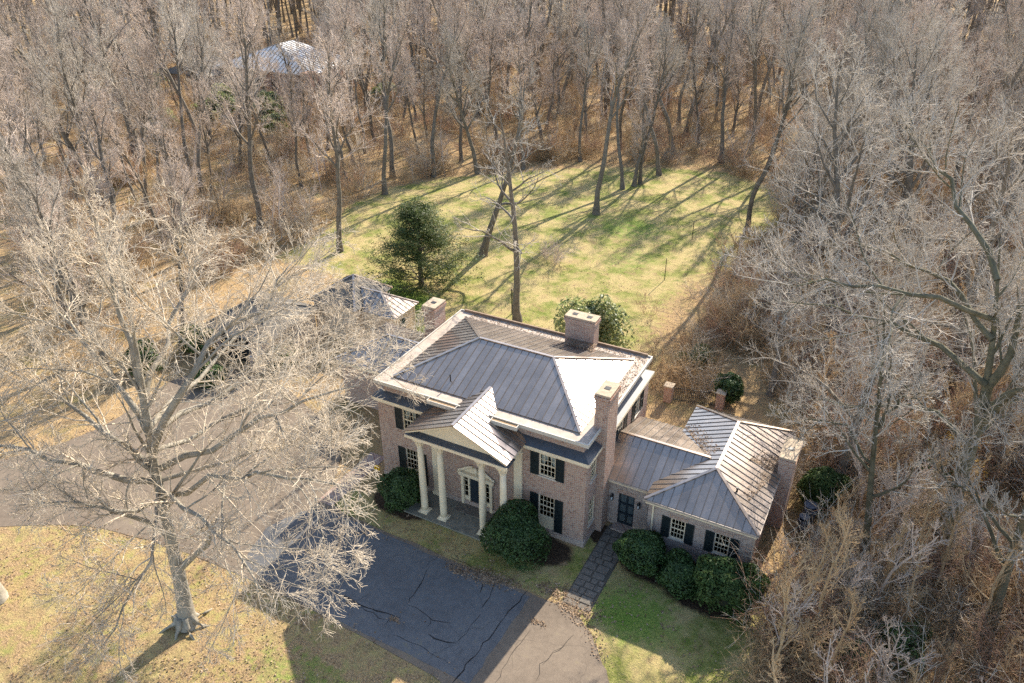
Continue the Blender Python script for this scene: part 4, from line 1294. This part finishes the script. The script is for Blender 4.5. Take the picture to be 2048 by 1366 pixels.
def gn_scatter(name, points, rots, scales, sources, label=None, tilt=None, cat=None):
    "one object whose points carry instances of the source meshes"
    coll = bpy.data.collections.new(name+'_sources')
    for i, me in enumerate(sources):
        so = bpy.data.objects.new('%s_source_%d' % (name, i), me)
        coll.objects.link(so)
    me = bpy.data.meshes.new(name)
    P = np.asarray(points, np.float32)
    me.vertices.add(len(P)); me.vertices.foreach_set('co', P.ravel())
    at = me.attributes.new('rot', 'FLOAT_VECTOR', 'POINT')
    R = np.zeros((len(P), 3), np.float32); R[:, 2] = rots
    if tilt is not None:
        R[:, :2] = tilt
    at.data.foreach_set('vector', R.ravel())
    at = me.attributes.new('sc', 'FLOAT', 'POINT'); at.data.foreach_set('value', np.asarray(scales, np.float32))
    o = link(name, me)
    ng = bpy.data.node_groups.new(name, 'GeometryNodeTree')
    ng.interface.new_socket('Geometry', in_out='INPUT', socket_type='NodeSocketGeometry')
    ng.interface.new_socket('Geometry', in_out='OUTPUT', socket_type='NodeSocketGeometry')
    N = ng.nodes; L = ng.links
    gi = N.new('NodeGroupInput'); go = N.new('NodeGroupOutput')
    iop = N.new('GeometryNodeInstanceOnPoints')
    ci = N.new('GeometryNodeCollectionInfo'); ci.inputs['Collection'].default_value = coll
    ci.inputs['Separate Children'].default_value = True; ci.inputs['Reset Children'].default_value = True
    ar = N.new('GeometryNodeInputNamedAttribute'); ar.data_type = 'FLOAT_VECTOR'; ar.inputs['Name'].default_value = 'rot'
    asn = N.new('GeometryNodeInputNamedAttribute'); asn.data_type = 'FLOAT'; asn.inputs['Name'].default_value = 'sc'
    rv = N.new('FunctionNodeRandomValue'); rv.data_type = 'INT'
    rv.inputs['Min'].default_value = 0; rv.inputs['Max'].default_value = len(sources)-1
    e2r = N.new('FunctionNodeEulerToRotation')
    L.new(gi.outputs[0], iop.inputs['Points']); L.new(ci.outputs[0], iop.inputs['Instance'])
    iop.inputs['Pick Instance'].default_value = True
    L.new(rv.outputs[2], iop.inputs['Instance Index'])
    L.new(ar.outputs[0], e2r.inputs[0]); L.new(e2r.outputs[0], iop.inputs['Rotation']); L.new(asn.outputs[0], iop.inputs['Scale'])
    L.new(iop.outputs[0], go.inputs[0])
    m = o.modifiers.new('scatter', 'NODES'); m.node_group = ng
    stuff(o)
    if label:
        o['label'] = label
    if cat:
        o['category'] = cat
    return o

FAR = cand[290:]
far_src = []
for k in (0, 1, 2, 4):
    (v, q), (cv, cq) = make_tree(200+k, H=(23, 21, 24, 0, 20)[k], r0=.3, cb=.4, nl=10, spread=.34, n2=7, n3=6, n4=4, limb_ang=.7, up=.08, twig_r=.02, twig_len=1.2)
    V = np.concatenate([v, cv]); Q = np.concatenate([q, cq+len(v)])
    far_src.append(np_mesh('far_tree%d' % k, V, Q, None, mats=[M['bark_grey'], M['twig_pink']], midx=[0]*len(q)+[1]*len(cq)))
if FAR:
    fp = np.array([(x, y, 0) for _, x, y in FAR])
    gn_scatter('far_woods', fp, rt.uniform(0, 6.28, len(fp)), rt.uniform(.8, 1.15, len(fp)), far_src,
               'mass of bare pinkish-grey trees of the distant woods', None, 'woods')
print('near trees', len(NEAR), 'far trees', len(FAR))

# ------------------------------------------------------------------ undergrowth
def brush_mesh(nm, seed, n=22, h=1.8, rad=.9, mat=None, kids=5, kids2=3, r=.010):
    rng = np.random.default_rng(seed)
    a = rng.uniform(0, 6.28, n); d = rad*np.sqrt(rng.random(n))*.7
    P0 = np.stack([d*np.cos(a), d*np.sin(a), np.full(n, -.03)], -1)
    D = np.stack([np.cos(a)*rng.uniform(.1, .8, n), np.sin(a)*rng.uniform(.1, .8, n), np.ones(n)], -1)
    L = h*rng.uniform(.5, 1.15, n)
    P1 = grow(rng, P0, D, L, 5, .16, .02, .06); R1 = taper(np.full(n, r*1.4), np.full(n, r*.6), 5)
    parts = [tubes(P1, R1, 3)]
    p, D2, pr, t = sprout(rng, P1, R1, kids, .2, 1, .7, .25)
    L2 = np.repeat(L, kids)*.45*rng.uniform(.5, 1.2, len(t))
    P2 = grow(rng, p, D2, L2, 3, .22, .03); R2 = taper(np.full(len(t), r*.9), np.full(len(t), r*.5), 3)
    parts.append(tubes(P2, R2, 3))
    if kids2:
        p, D3, pr, t = sprout(rng, P2, R2, kids2, .2, 1, .7, .3)
        L3 = np.repeat(L2, kids2)*.6*rng.uniform(.5, 1.2, len(t))
        P3 = grow(rng, p, D3, L3, 2, .2, .02); R3_ = taper(np.full(len(t), r*.7), np.full(len(t), r*.4), 2)
        parts.append(tubes(P3, R3_, 3))
    V, Q = merge(parts)
    return np_mesh(nm, V, Q, None, mat or M['brush'])
BR = [brush_mesh('brush%d' % k, 300+k, 20, 1.7, 1.0) for k in range(3)]+[brush_mesh('brushg%d' % k, 310+k, 14, 2.4, .9, (M['brush_grey'], M['brush_red'])[k], 5, 3) for k in range(2)]
def sapling(nm, seed, H, mat):
    (v, q), (cv, cq) = make_tree(seed, H=H, r0=.05, cb=.2, nl=9, spread=.36, n2=6, n3=4, n4=3, limb_ang=.75, up=.08, twig_r=.008, wander=.08)
    return np_mesh(nm, np.concatenate([v, cv]), np.concatenate([q, cq+len(v)]), None, mat)
SAP = [sapling('sapling%d' % k, 320+k, 5.5+k, M['twig_pink'] if k % 2 else M['brush']) for k in range(3)]
ru = np.random.default_rng(5)
nb = 42000
DDv = (ru.random(nb)**.6)*190+20
AAv = YAW+ru.uniform(-.60, .62, nb)
x, y = CAM[0]+np.sin(AAv)*DDv, CAM[1]+np.cos(AAv)*DDv
m_ = sdist(x, y, BL)
edge = np.exp(-((m_+3)/3.5)**2)              # thickest along the lawn edge
east = ((x > 12.6) & (y > 16)) | (x > 23.6)
ok = ((m_ < -.3) | ((x > 6) & (y > 13) & (y < 48) & (m_ < 6*ru.random(nb)**2))) & (ru.random(nb) < .17+.16*edge+np.where(east, .30, 0))
ok &= ~(east & (y < -9)) & ~(east & (x < 23.6) & (y < 17.8))
ok &= ~(~east & (((x > -23.5) & (x < 24) & (y < 17)) | ((x > -31) & (x < -14) & (y > 10) & (y < 25.5)) | ((x <= -23.5) & (y < -7-(-23.5-x)*.35))))
ok &= ~((x < 26) & (x > 22) & (y > 2.5) & (y < 11))
ok &= (sdist(x, y, DRIVE_S[::3]) < -.8) & ~((x > -107) & (x < -73) & (y > 69) & (y < 89))
def clump(x, y):
    return np.sin(x*.55+1.6*np.sin(y*.33+1))+np.sin(y*.5+1.9*np.sin(x*.27+2))+.6*np.sin(x*1.3+y*.9)
ok &= clump(x, y)+ru.normal(0, .6, nb) > -.45
d_ = np.stack([x, y, np.full(nb, .5)], -1)-C3
w_ = d_@F3; u_ = 1024+FPX*(d_@R3)/w_; v_ = 683-FPX*(d_@U3)/w_
ok &= (w_ > 3) & (u_ > -120) & (u_ < 2170) & (v_ > -40) & (v_ < 1480)
bp = np.stack([x, y, 0*x], -1)[ok]
ex, ey = ru.uniform(23.2, 42, 1500), ru.uniform(-9, 42, 1500)
k_ = ~((ex < 26) & (ey > 2.5) & (ey < 11)) & ~((ex < 24.5) & (ey > -1) & (ey < 2.5))
k_ &= clump(ex, ey)+ru.normal(0, .5, len(ex)) > -.7
bp = np.concatenate([bp, np.stack([ex, ey, 0*ex], -1)[k_]])
sel = ru.random(len(bp)) < .17
sp_l = bp[sel]+np.concatenate([ru.normal(0, .5, (sel.sum(), 2)), np.zeros((sel.sum(), 1))], 1)
gn_scatter('undergrowth', bp, ru.uniform(0, 6.28, len(bp)), np.clip(.95+.28*clump(bp[:, 0], bp[:, 1])+ru.normal(0, .2, len(bp)), .5, 1.7), BR, 'tangled brown leafless brush covering the woodland floor', None, 'undergrowth')
gn_scatter('sapling_thicket', sp_l, ru.uniform(0, 6.28, len(sp_l)), ru.uniform(.6, 1.2, len(sp_l)), SAP, 'thin leafless saplings crowding between the woodland trees', None, 'saplings')
print('brush', len(bp), 'saplings', len(sp_l))

# ------------------------------------------------------------------ leafy shrubs
def leaf_quads(C, Nn, size, rng, tilt=.6, asp=.55):
    "leaf cards: centres, outward normals"
    n = len(C)
    Nn = unit(Nn+rng.normal(0, tilt, (n, 3)))
    ref = rng.normal(0, 1, (n, 3))
    A_ = unit(np.cross(Nn, ref)); B_ = np.cross(Nn, A_)
    s = (size*rng.uniform(.6, 1.3, n))[:, None]
    V = np.stack([C-A_*s, C-B_*s*asp+Nn*s*.15, C+A_*s, C+B_*s*asp+Nn*s*.15], 1)
    return V.reshape(-1, 3), np.arange(n*4).reshape(-1, 4)

def blob_mesh(nm, seed, rx, ry, rz_, n, size, mat, lump=.14, shell=.28, gaps=.0):
    rng = np.random.default_rng(seed)
    d = unit(rng.normal(0, 1, (int(n*1.5), 3))); d[:, 2] = np.where(d[:, 2] < -.55, -d[:, 2], d[:, 2])
    ks = rng.normal(0, 1, (9, 3))*3.2; ph = rng.uniform(0, 6.28, 9)
    l_ = sum(np.sin(d@ks[i]+ph[i]) for i in range(9))/3
    if gaps:
        d = d[l_ > -1+gaps]; l_ = l_[l_ > -1+gaps]
    d = d[:n]; l_ = l_[:n]
    r = (1+lump*l_)*(1-shell*rng.random(len(d))**1.6)
    C = d*r[:, None]*np.array([rx, ry, rz_])
    C[:, 2] += rz_*.80
    ok = C[:, 2] > .02
    return np_mesh(nm, *leaf_quads(C[ok], d[ok], size, rng), None, mat)

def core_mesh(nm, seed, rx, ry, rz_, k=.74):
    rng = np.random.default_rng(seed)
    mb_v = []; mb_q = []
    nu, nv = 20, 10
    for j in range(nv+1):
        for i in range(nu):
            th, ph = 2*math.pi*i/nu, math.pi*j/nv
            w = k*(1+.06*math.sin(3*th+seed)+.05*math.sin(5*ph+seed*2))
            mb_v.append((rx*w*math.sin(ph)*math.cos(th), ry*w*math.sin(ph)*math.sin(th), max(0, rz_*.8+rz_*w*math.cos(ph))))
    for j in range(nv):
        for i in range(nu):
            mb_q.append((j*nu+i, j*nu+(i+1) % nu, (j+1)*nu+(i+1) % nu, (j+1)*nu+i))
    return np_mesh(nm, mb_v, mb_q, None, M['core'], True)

def shrub(name, label, x, y, rx, ry, h, seed, n, size, mat, group=None, cat='shrub', lump=.18, core=.70, shell=.28, rz=0.0):
    rz_ = h/1.8
    o = thing(name, label, cat, (x, y, 0), rz, group)
    link('foliage', blob_mesh(name, seed, rx, ry, rz_, n, size, mat, lump, shell), o)
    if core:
        link('light_blocking_core', core_mesh(name+'_core', seed, rx, ry, rz_, core), o)  # added solid core, stops light passing through the leaves
    return o
shrub('boxwood', 'large round dark green boxwood beside the column by the brick path', 2.75, -1.75, 1.32, 1.25, 2.5, 21, 9000, .07, M['box'])
shrub('boxwood', 'large round dark green boxwood against the columns on the flagstone-walk side', 10.35, -1.95, 1.65, 1.6, 2.75, 22, 13000, .07, M['box'])
shrub('boxwood', 'tall dark boxwood next to the flagstone walk and glazed side door', 16.75, .25, 1.3, 1.15, 2.2, 23, 9000, .07, M['box'])
shrub('boxwood', 'low boxwood squeezed between two taller ones under the wing windows', 19.0, -.05, 1.15, 1.1, 1.7, 24, 8000, .07, M['box'])
shrub('evergreen_shrub', 'big loose leafy evergreen shrub at the far corner of the side wing', 21.4, -.15, 1.75, 1.45, 2.7, 25, 11000, .085, M['holly'], lump=.2)
shrub('evergreen_shrub', 'bushy green shrub beside the wing chimney and the bins', 24.3, 9.9, 1.25, 1.2, 2.3, 26, 6000, .085, M['holly'], lump=.2)
shrub('magnolia', 'glossy light green magnolia bush rising behind the rear chimney', 6.6, 17.6, 2.5, 2.3, 6.2, 27, 8000, .16, M['magnolia'], lump=.3, core=.4, shell=.6)
shrub('evergreen_shrub', 'low yellow-green groundcover shrub in the side court behind the link', 14.6, 10.6, .9, .9, 1.0, 28, 2500, .08, M['magnolia'], lump=.2)
shrub('evergreen_shrub', 'spreading leafy shrub by the tall pavilion wall in the side court', 15.3, 12.0, .8, .8, .8, 29, 2000, .08, M['magnolia'], lump=.2)
for k, (px, py, h, r_) in enumerate(((450, 235, 5, 3), (420, 245, 4, 2.5), (545, 245, 5, 2.6), (560, 270, 3, 2), (325, 262, 3.4, 2.4), (770, 205, 3.5, 2.5), (300, 190, 4, 3))):
    x, y, _ = pix(px, py)
    shrub('evergreen_shrub', 'yellow-green evergreen bush among trunks near the distant house', x, y, r_, r_, h, 40+k, 3000, .2, M['magnolia'], 'bushes near the distant house', lump=.25)
for k, (px, py, h, r_) in enumerate(((200, 545, 2.2, 1.3), (400, 700, 2.0, 1.5), (290, 740, 2.2, 1.4), (560, 730, 1.8, 1.5), (420, 765, 1.5, 1.2))):
    x, y, _ = pix(px, py)
    shrub('evergreen_shrub', 'dark evergreen shrub under the bare branches beyond the drive', x, y, r_, r_, h, 50+k, 4000, .09, M['holly'], 'evergreen shrubs beyond the drive', lump=.2)
for k, (px, py, h, r_) in enumerate(((1390, 735, 1.6, 1.2), (1635, 735, 1.6, 1.5), (1560, 905, 1.2, .9), (1845, 985, 2.2, 1.6), (1640, 1240, 1.5, 1.3), (1680, 1330, 1.6, 1.6), (1790, 1300, 1.4, 1.4))):
    x, y, _ = pix(px, py)
    shrub('evergreen_shrub', 'dull green creeper-covered bush within the eastern brush', x, y, r_, r_, h, 60+k, 2200, .09, M['holly'], 'green bushes in the eastern brush', lump=.28, core=.5, shell=.5)
for k, (px, py, h) in enumerate(((1890, 960, 3.6), (1925, 985, 2.2), (1540, 480, 3.0))):
    x, y, _ = pix(px, py)
    if k == 2:
        continue
    o = shrub('orange_sapling', ('sapling still holding orange leaves in the eastern brush', 'low bush with scattered orange leaves beside the orange sapling')[k], x, y, 1.2, 1.2, h, 70+k, 700, .10, M['orange'], lump=.35, core=0, shell=.7)
    link('stems', brush_mesh('orange_stems%d' % k, 75+k, 10, h, .7), o)

# cedar on the lawn
def cedar():
    rng = np.random.default_rng(31)
    H = 7.7
    n = 170
    t = rng.random(n)**1.0
    z = .2+t*(H-.4); rad = 3.3*(1-t)**.7*rng.uniform(.45, 1.2, n)+.25
    a = rng.uniform(0, 6.28, n)
    P0 = np.stack([np.zeros(n), np.zeros(n), z], -1); D = np.stack([np.cos(a), np.sin(a), np.full(n, .25)], -1)
    B = grow(rng, P0, D, rad, 5, .1, .05)
    R = taper(np.full(n, .035), np.full(n, .008), 5)
    tr = tubes(np.array([[[0, 0, -.02], [0, .02, 2], [.05, 0, 5], [.0, .05, H]]]), np.array([[.17, .13, .08, .015]]), 8)
    trunk = merge([tr, tubes(B, R, 4)])
    p, D2, pr, tt = sprout(rng, B, R, 9, .25, 1, .7, .3)
    m = 26
    C = np.repeat(p, m, 0)+np.repeat(unit(D2), m, 0)*rng.uniform(0, .75, (len(p)*m, 1))+rng.normal(0, .12, (len(p)*m, 3))
    Nn = unit(np.repeat(D2, m, 0)+np.array([0, 0, 1.0]))
    v, q = leaf_quads(C, Nn, .075, rng, .7, .3)
    return np_mesh('cedar_trunk', trunk[0], trunk[1], None, M['bark_grey'], True), np_mesh('cedar_crown', v, q, None, M['cedar'])
cx_, cy_, _ = pix(843, 572)
place_tree('cedar_tree', cedar(), (cx_, cy_), .4, (1.6, 1.6, 1.02), 'dark green cedar standing alone on the back lawn')
x, y, _ = pix(1100, 522)
o = thing('bare_shrub', 'low twiggy leafless shrub on the sunny back lawn', 'shrub', (x, y, 0))
link('stems', brush_mesh('lawn_shrub', 81, 34, 2.0, 1.6, M['twig_pink'], 6, 4, .012), o)

# ------------------------------------------------------------------ small things
def post(px, py, h, r, label, lean=0.0):
    x, y, _ = pix(px, py)
    mb = MB().lathe(0, 0, [(r, 0), (r, h-.06), (r*1.6, h-.05), (r*1.6, h-.02), (r*.6, h)], 8)
    o = mb.build('garden_post', M['black'], None, loc=(x, y, 0))
    return tag(o, label, 'post', 'thin posts on the lawn')
post(1384, 479, 2.0, .035, 'thin dark post in the green part of the back lawn')
post(1329, 560, 2.2, .035, 'thin dark post at the brown lower edge of the back lawn')
post(1024, 628, 2.4, .05, 'dark post leaning beside the slender tree behind the house')
# fence with brick piers behind the side court
p1, p2 = (13.1, 16.1), (16.6, 16.9)
for (x, y), lab in ((p1, 'brick gate pier at the house end of the iron fence'), (p2, 'brick gate pier with evergreen growing behind it')):
    o = thing('gate_pier', lab, 'pier', (x, y, 0))
    MB().box(-.28, .28, -.28, .28, 0, 1.25).build('shaft', M['brick'], o)
    MB().box(-.34, .34, -.34, .34, 1.252, 1.36).build('cap', M['stone'], o, bevel=.02)
fe = thing('iron_fence', 'low black iron fence between two brick piers behind the side court', 'fence', (p1[0], p1[1], 0))
n = 26
for i in range(n):
    t = (i+.8)/(n+.6)
    x, y = (p2[0]-p1[0])*t, (p2[1]-p1[1])*t
    MB().box(x-.012, x+.012, y-.012, y+.012, .02, 1.25).build('picket', M['black'], fe)
for z in (.2, 1.15):
    MB().bar((.3, .07, z), (p2[0]-p1[0]-.3, p2[1]-p1[1]-.07, z), .03, .035).build('rail', M['black'], fe)
shrub('evergreen_shrub', 'dark clipped evergreen ball behind the gate pier', 16.9, 17.9, 1.0, .9, 2.3, 90, 3500, .085, M['box'])
# bins
for k, (x, y, rz_, lab) in enumerate(((24.15, 7.9, .3, 'blue-grey open dustbin in the brush beside the wing chimney'), (23.95, 7.05, .1, 'smaller blue-grey dustbin standing in front of the open one'))):
    o = thing('dustbin', lab, 'bin', (x, y, 0), rz_)
    s_ = 1.0 if k == 0 else .8
    MB().lathe(0, 0, [(.26*s_, .02), (.27*s_, .05), (.34*s_, .95*s_), (.37*s_, .96*s_), (.37*s_, 1.02*s_), (.33*s_, 1.02*s_), (.31*s_, .6*s_), (.0, .6*s_)], 20).build('tub', M['bin'], o, smooth=False)
    MB().lathe(0, .30*s_, [(.37*s_, 1.04*s_), (.36*s_, 1.08*s_), (.1*s_, 1.13*s_)], 20).build('lid', M['bin'], o)
    for sg in (-1, 1):
        MB().tube([(sg*.34*s_, -.1, .8*s_), (sg*.43*s_, -.08, .82*s_), (sg*.43*s_, .08, .82*s_), (sg*.34*s_, .1, .8*s_)], .018, 6).build('handle', M['bin'], o)
# yellow hose reel and red scrap
o = thing('hose_reel', 'small bright yellow round hose reel at the house corner by the brick path', 'hose reel', (-.55, .1, 0))
hr = MB()
for k in range(14):
    pass
pts = [(.17*math.cos(a), .06*math.sin(a*3)*.2, .3+.17*math.sin(a)) for a in [i*math.pi/12 for i in range(24)]]
MB().tube(pts+[pts[0]], .055, 8).build('coil', M['yellow'], o, smooth=True)
MB().tube([(0, -.1, .3), (0, .12, .3)], .07, 10).build('hub', M['yellow'], o)
MB().box(-.1, .1, -.03, .03, 0, .26).build('stand', M['black'], o)
x, y, _ = pix(1775, 1149)
o = thing('red_tub', 'tiny red plastic tub lying in the eastern leaf litter', 'tub', (x, y, 0))
MB().lathe(0, 0, [(.12, .01), (.16, .22), (.175, .225), (.175, .25), (.15, .25), (.13, .1), (0, .1)], 16).build('bowl', M['red'], o)
MB().tube([(-.16, 0, .23), (-.1, 0, .34), (.1, 0, .34), (.16, 0, .23)], .012, 6).build('handle', M['black'], o)
# fallen log
rl = random.Random(6)
a_ = Vector(pix(1975, 1180)); c_ = Vector(pix(1905, 1262))
pts = [a_.lerp(c_, i/9)+Vector((rl.gauss(0, .06), rl.gauss(0, .06), .22+.35*math.sin(i/9*3.1))) for i in range(10)]
o = thing('fallen_log', 'pale fallen log lying in the eastern thicket', 'log', (a_.x, a_.y, 0))
pts = [p-Vector((a_.x, a_.y, 0)) for p in pts]
MB().tube(pts, [.17-.010*i for i in range(10)], 10).build('trunk', M['bark_pale'], o, smooth=True)
for i, (dx, dy, dz) in ((3, (.9, .3, .9)), (6, (-.6, .5, 1.1)), (8, (.5, -.6, .7))):
    MB().tube([pts[i], pts[i]+Vector((dx*.5, dy*.5, dz*.6)), pts[i]+Vector((dx, dy, dz))], [.07, .05, .02], 6).build('stub', M['bark_pale'], o, smooth=True)

# ------------------------------------------------------------------ loose leaves
rlv = np.random.default_rng(9)
def leaf_sheet(name, C, size, mat, label, nz=(0, 0, 1)):
    N_ = np.broadcast_to(np.array(nz, float), C.shape)
    o = link(name, np_mesh(name, *leaf_quads(C, N_, size, rlv, .35, .6), None, mat))
    stuff(o); o['label'] = label; o['category'] = 'leaves'
    return o
C = []
for px0, px1, py0, py1, n in ((-60, 620, 1040, 1370, 4200), (600, 960, 1210, 1370, 500), (1170, 1560, 1120, 1366, 900), (640, 1000, 1000, 1160, 900), (600, 1250, 350, 660, 3500), (1000, 1500, 350, 740, 4000), (1500, 2080, 900, 1390, 9000), (1350, 2080, 700, 950, 3000), (0, 420, 690, 900, 3000)):
    q_ = np.array([pix(u, v) for u, v in zip(rlv.uniform(px0, px1, n), rlv.uniform(py0, py1, n))])
    k_ = ~((sdist(q_[:, 0], q_[:, 1], DRIVE_S[::3]) > 0) & (rlv.random(n) < .93))
    k_ &= ~((q_[:, 0] > -.9) & (q_[:, 0] < 22.3) & (q_[:, 1] > 0) & (q_[:, 1] < 10.5))
    cl_ = np.sin(q_[:, 0]*.9+1.3*np.sin(q_[:, 1]*.7))+np.sin(q_[:, 1]*1.1+1.7*np.sin(q_[:, 0]*.5+2))+rlv.normal(0, .5, n)
    k_ &= cl_ > -.2
    q_[:, 2] = .03
    C += list(q_[k_])
dp = DRIVE_S[rlv.integers(0, len(DRIVE_S), 2600)]+rlv.normal(0, .22, (2600, 2))
dp = dp[(dp[:, 1] > -25) & (np.sin(dp[:, 0]*1.3)+np.sin(dp[:, 1]*1.7+dp[:, 0]) > -.3)]
C += list(np.concatenate([dp, np.full((len(dp), 1), .035)], 1))
for px, py, n, sd_ in ((918, 1140, 260, .25), (968, 1156, 420, .35), (1010, 1160, 200, .3), (1120, 1188, 420, .45), (1160, 1222, 300, .4), (700, 1204, 60, .12), (790, 1240, 60, .12), (1075, 1245, 60, .15)):
    q_ = np.array(pix(px, py))
    C += list(q_+np.concatenate([rlv.normal(0, sd_, (n, 2))*np.array([1.6, .7]), np.full((n, 1), .035)], 1))
leaf_sheet('fallen_leaves', np.array(C), .06, M['dryleaf'], 'scattered dry brown leaves lying over the lawns')
C = []
def on_plane(p, q, r, n, sd=.0):
    p, q, r = map(np.array, (p, q, r))
    for _ in range(n):
        a1, b1 = rlv.random(), rlv.random()**2
        C.append(p+(q-p)*a1+(r-p)*b1+np.array([0, 0, .05]))
on_plane((16.3, 8.4, 3.7), (18.5, 5.2, 4.65), (16.9, 9.0, 3.9), 450)          # valley
on_plane((20.6, 6.2, 4.42), (22.1, 6.6, 3.78), (20.9, 7.6, 4.3), 420)        # above the wing chimney
on_plane((21.3, 3.2, 4.12), (21.9, 5.9, 3.88), (20.9, 3.6, 4.3), 160)
on_plane((13.9, 9.0, 7.03), (.9, 9.05, 7.03), (0, .6, 0), 0)
for _ in range(700):
    C.append((rlv.uniform(1, 13.3), 9.1+rlv.random()*.6, 7.06))
for _ in range(350):
    C.append((12.75+rlv.random()*.6, rlv.uniform(4, 9.5), 7.06))
for _ in range(500):
    C.append((8.3+rlv.random()*1.9, 8.2+rlv.random()*.9, 7.5))
leaf_sheet('roof_leaves', np.array(C), .05, M['dryleaf'], 'dead leaves gathered in the roof valleys and gutters')
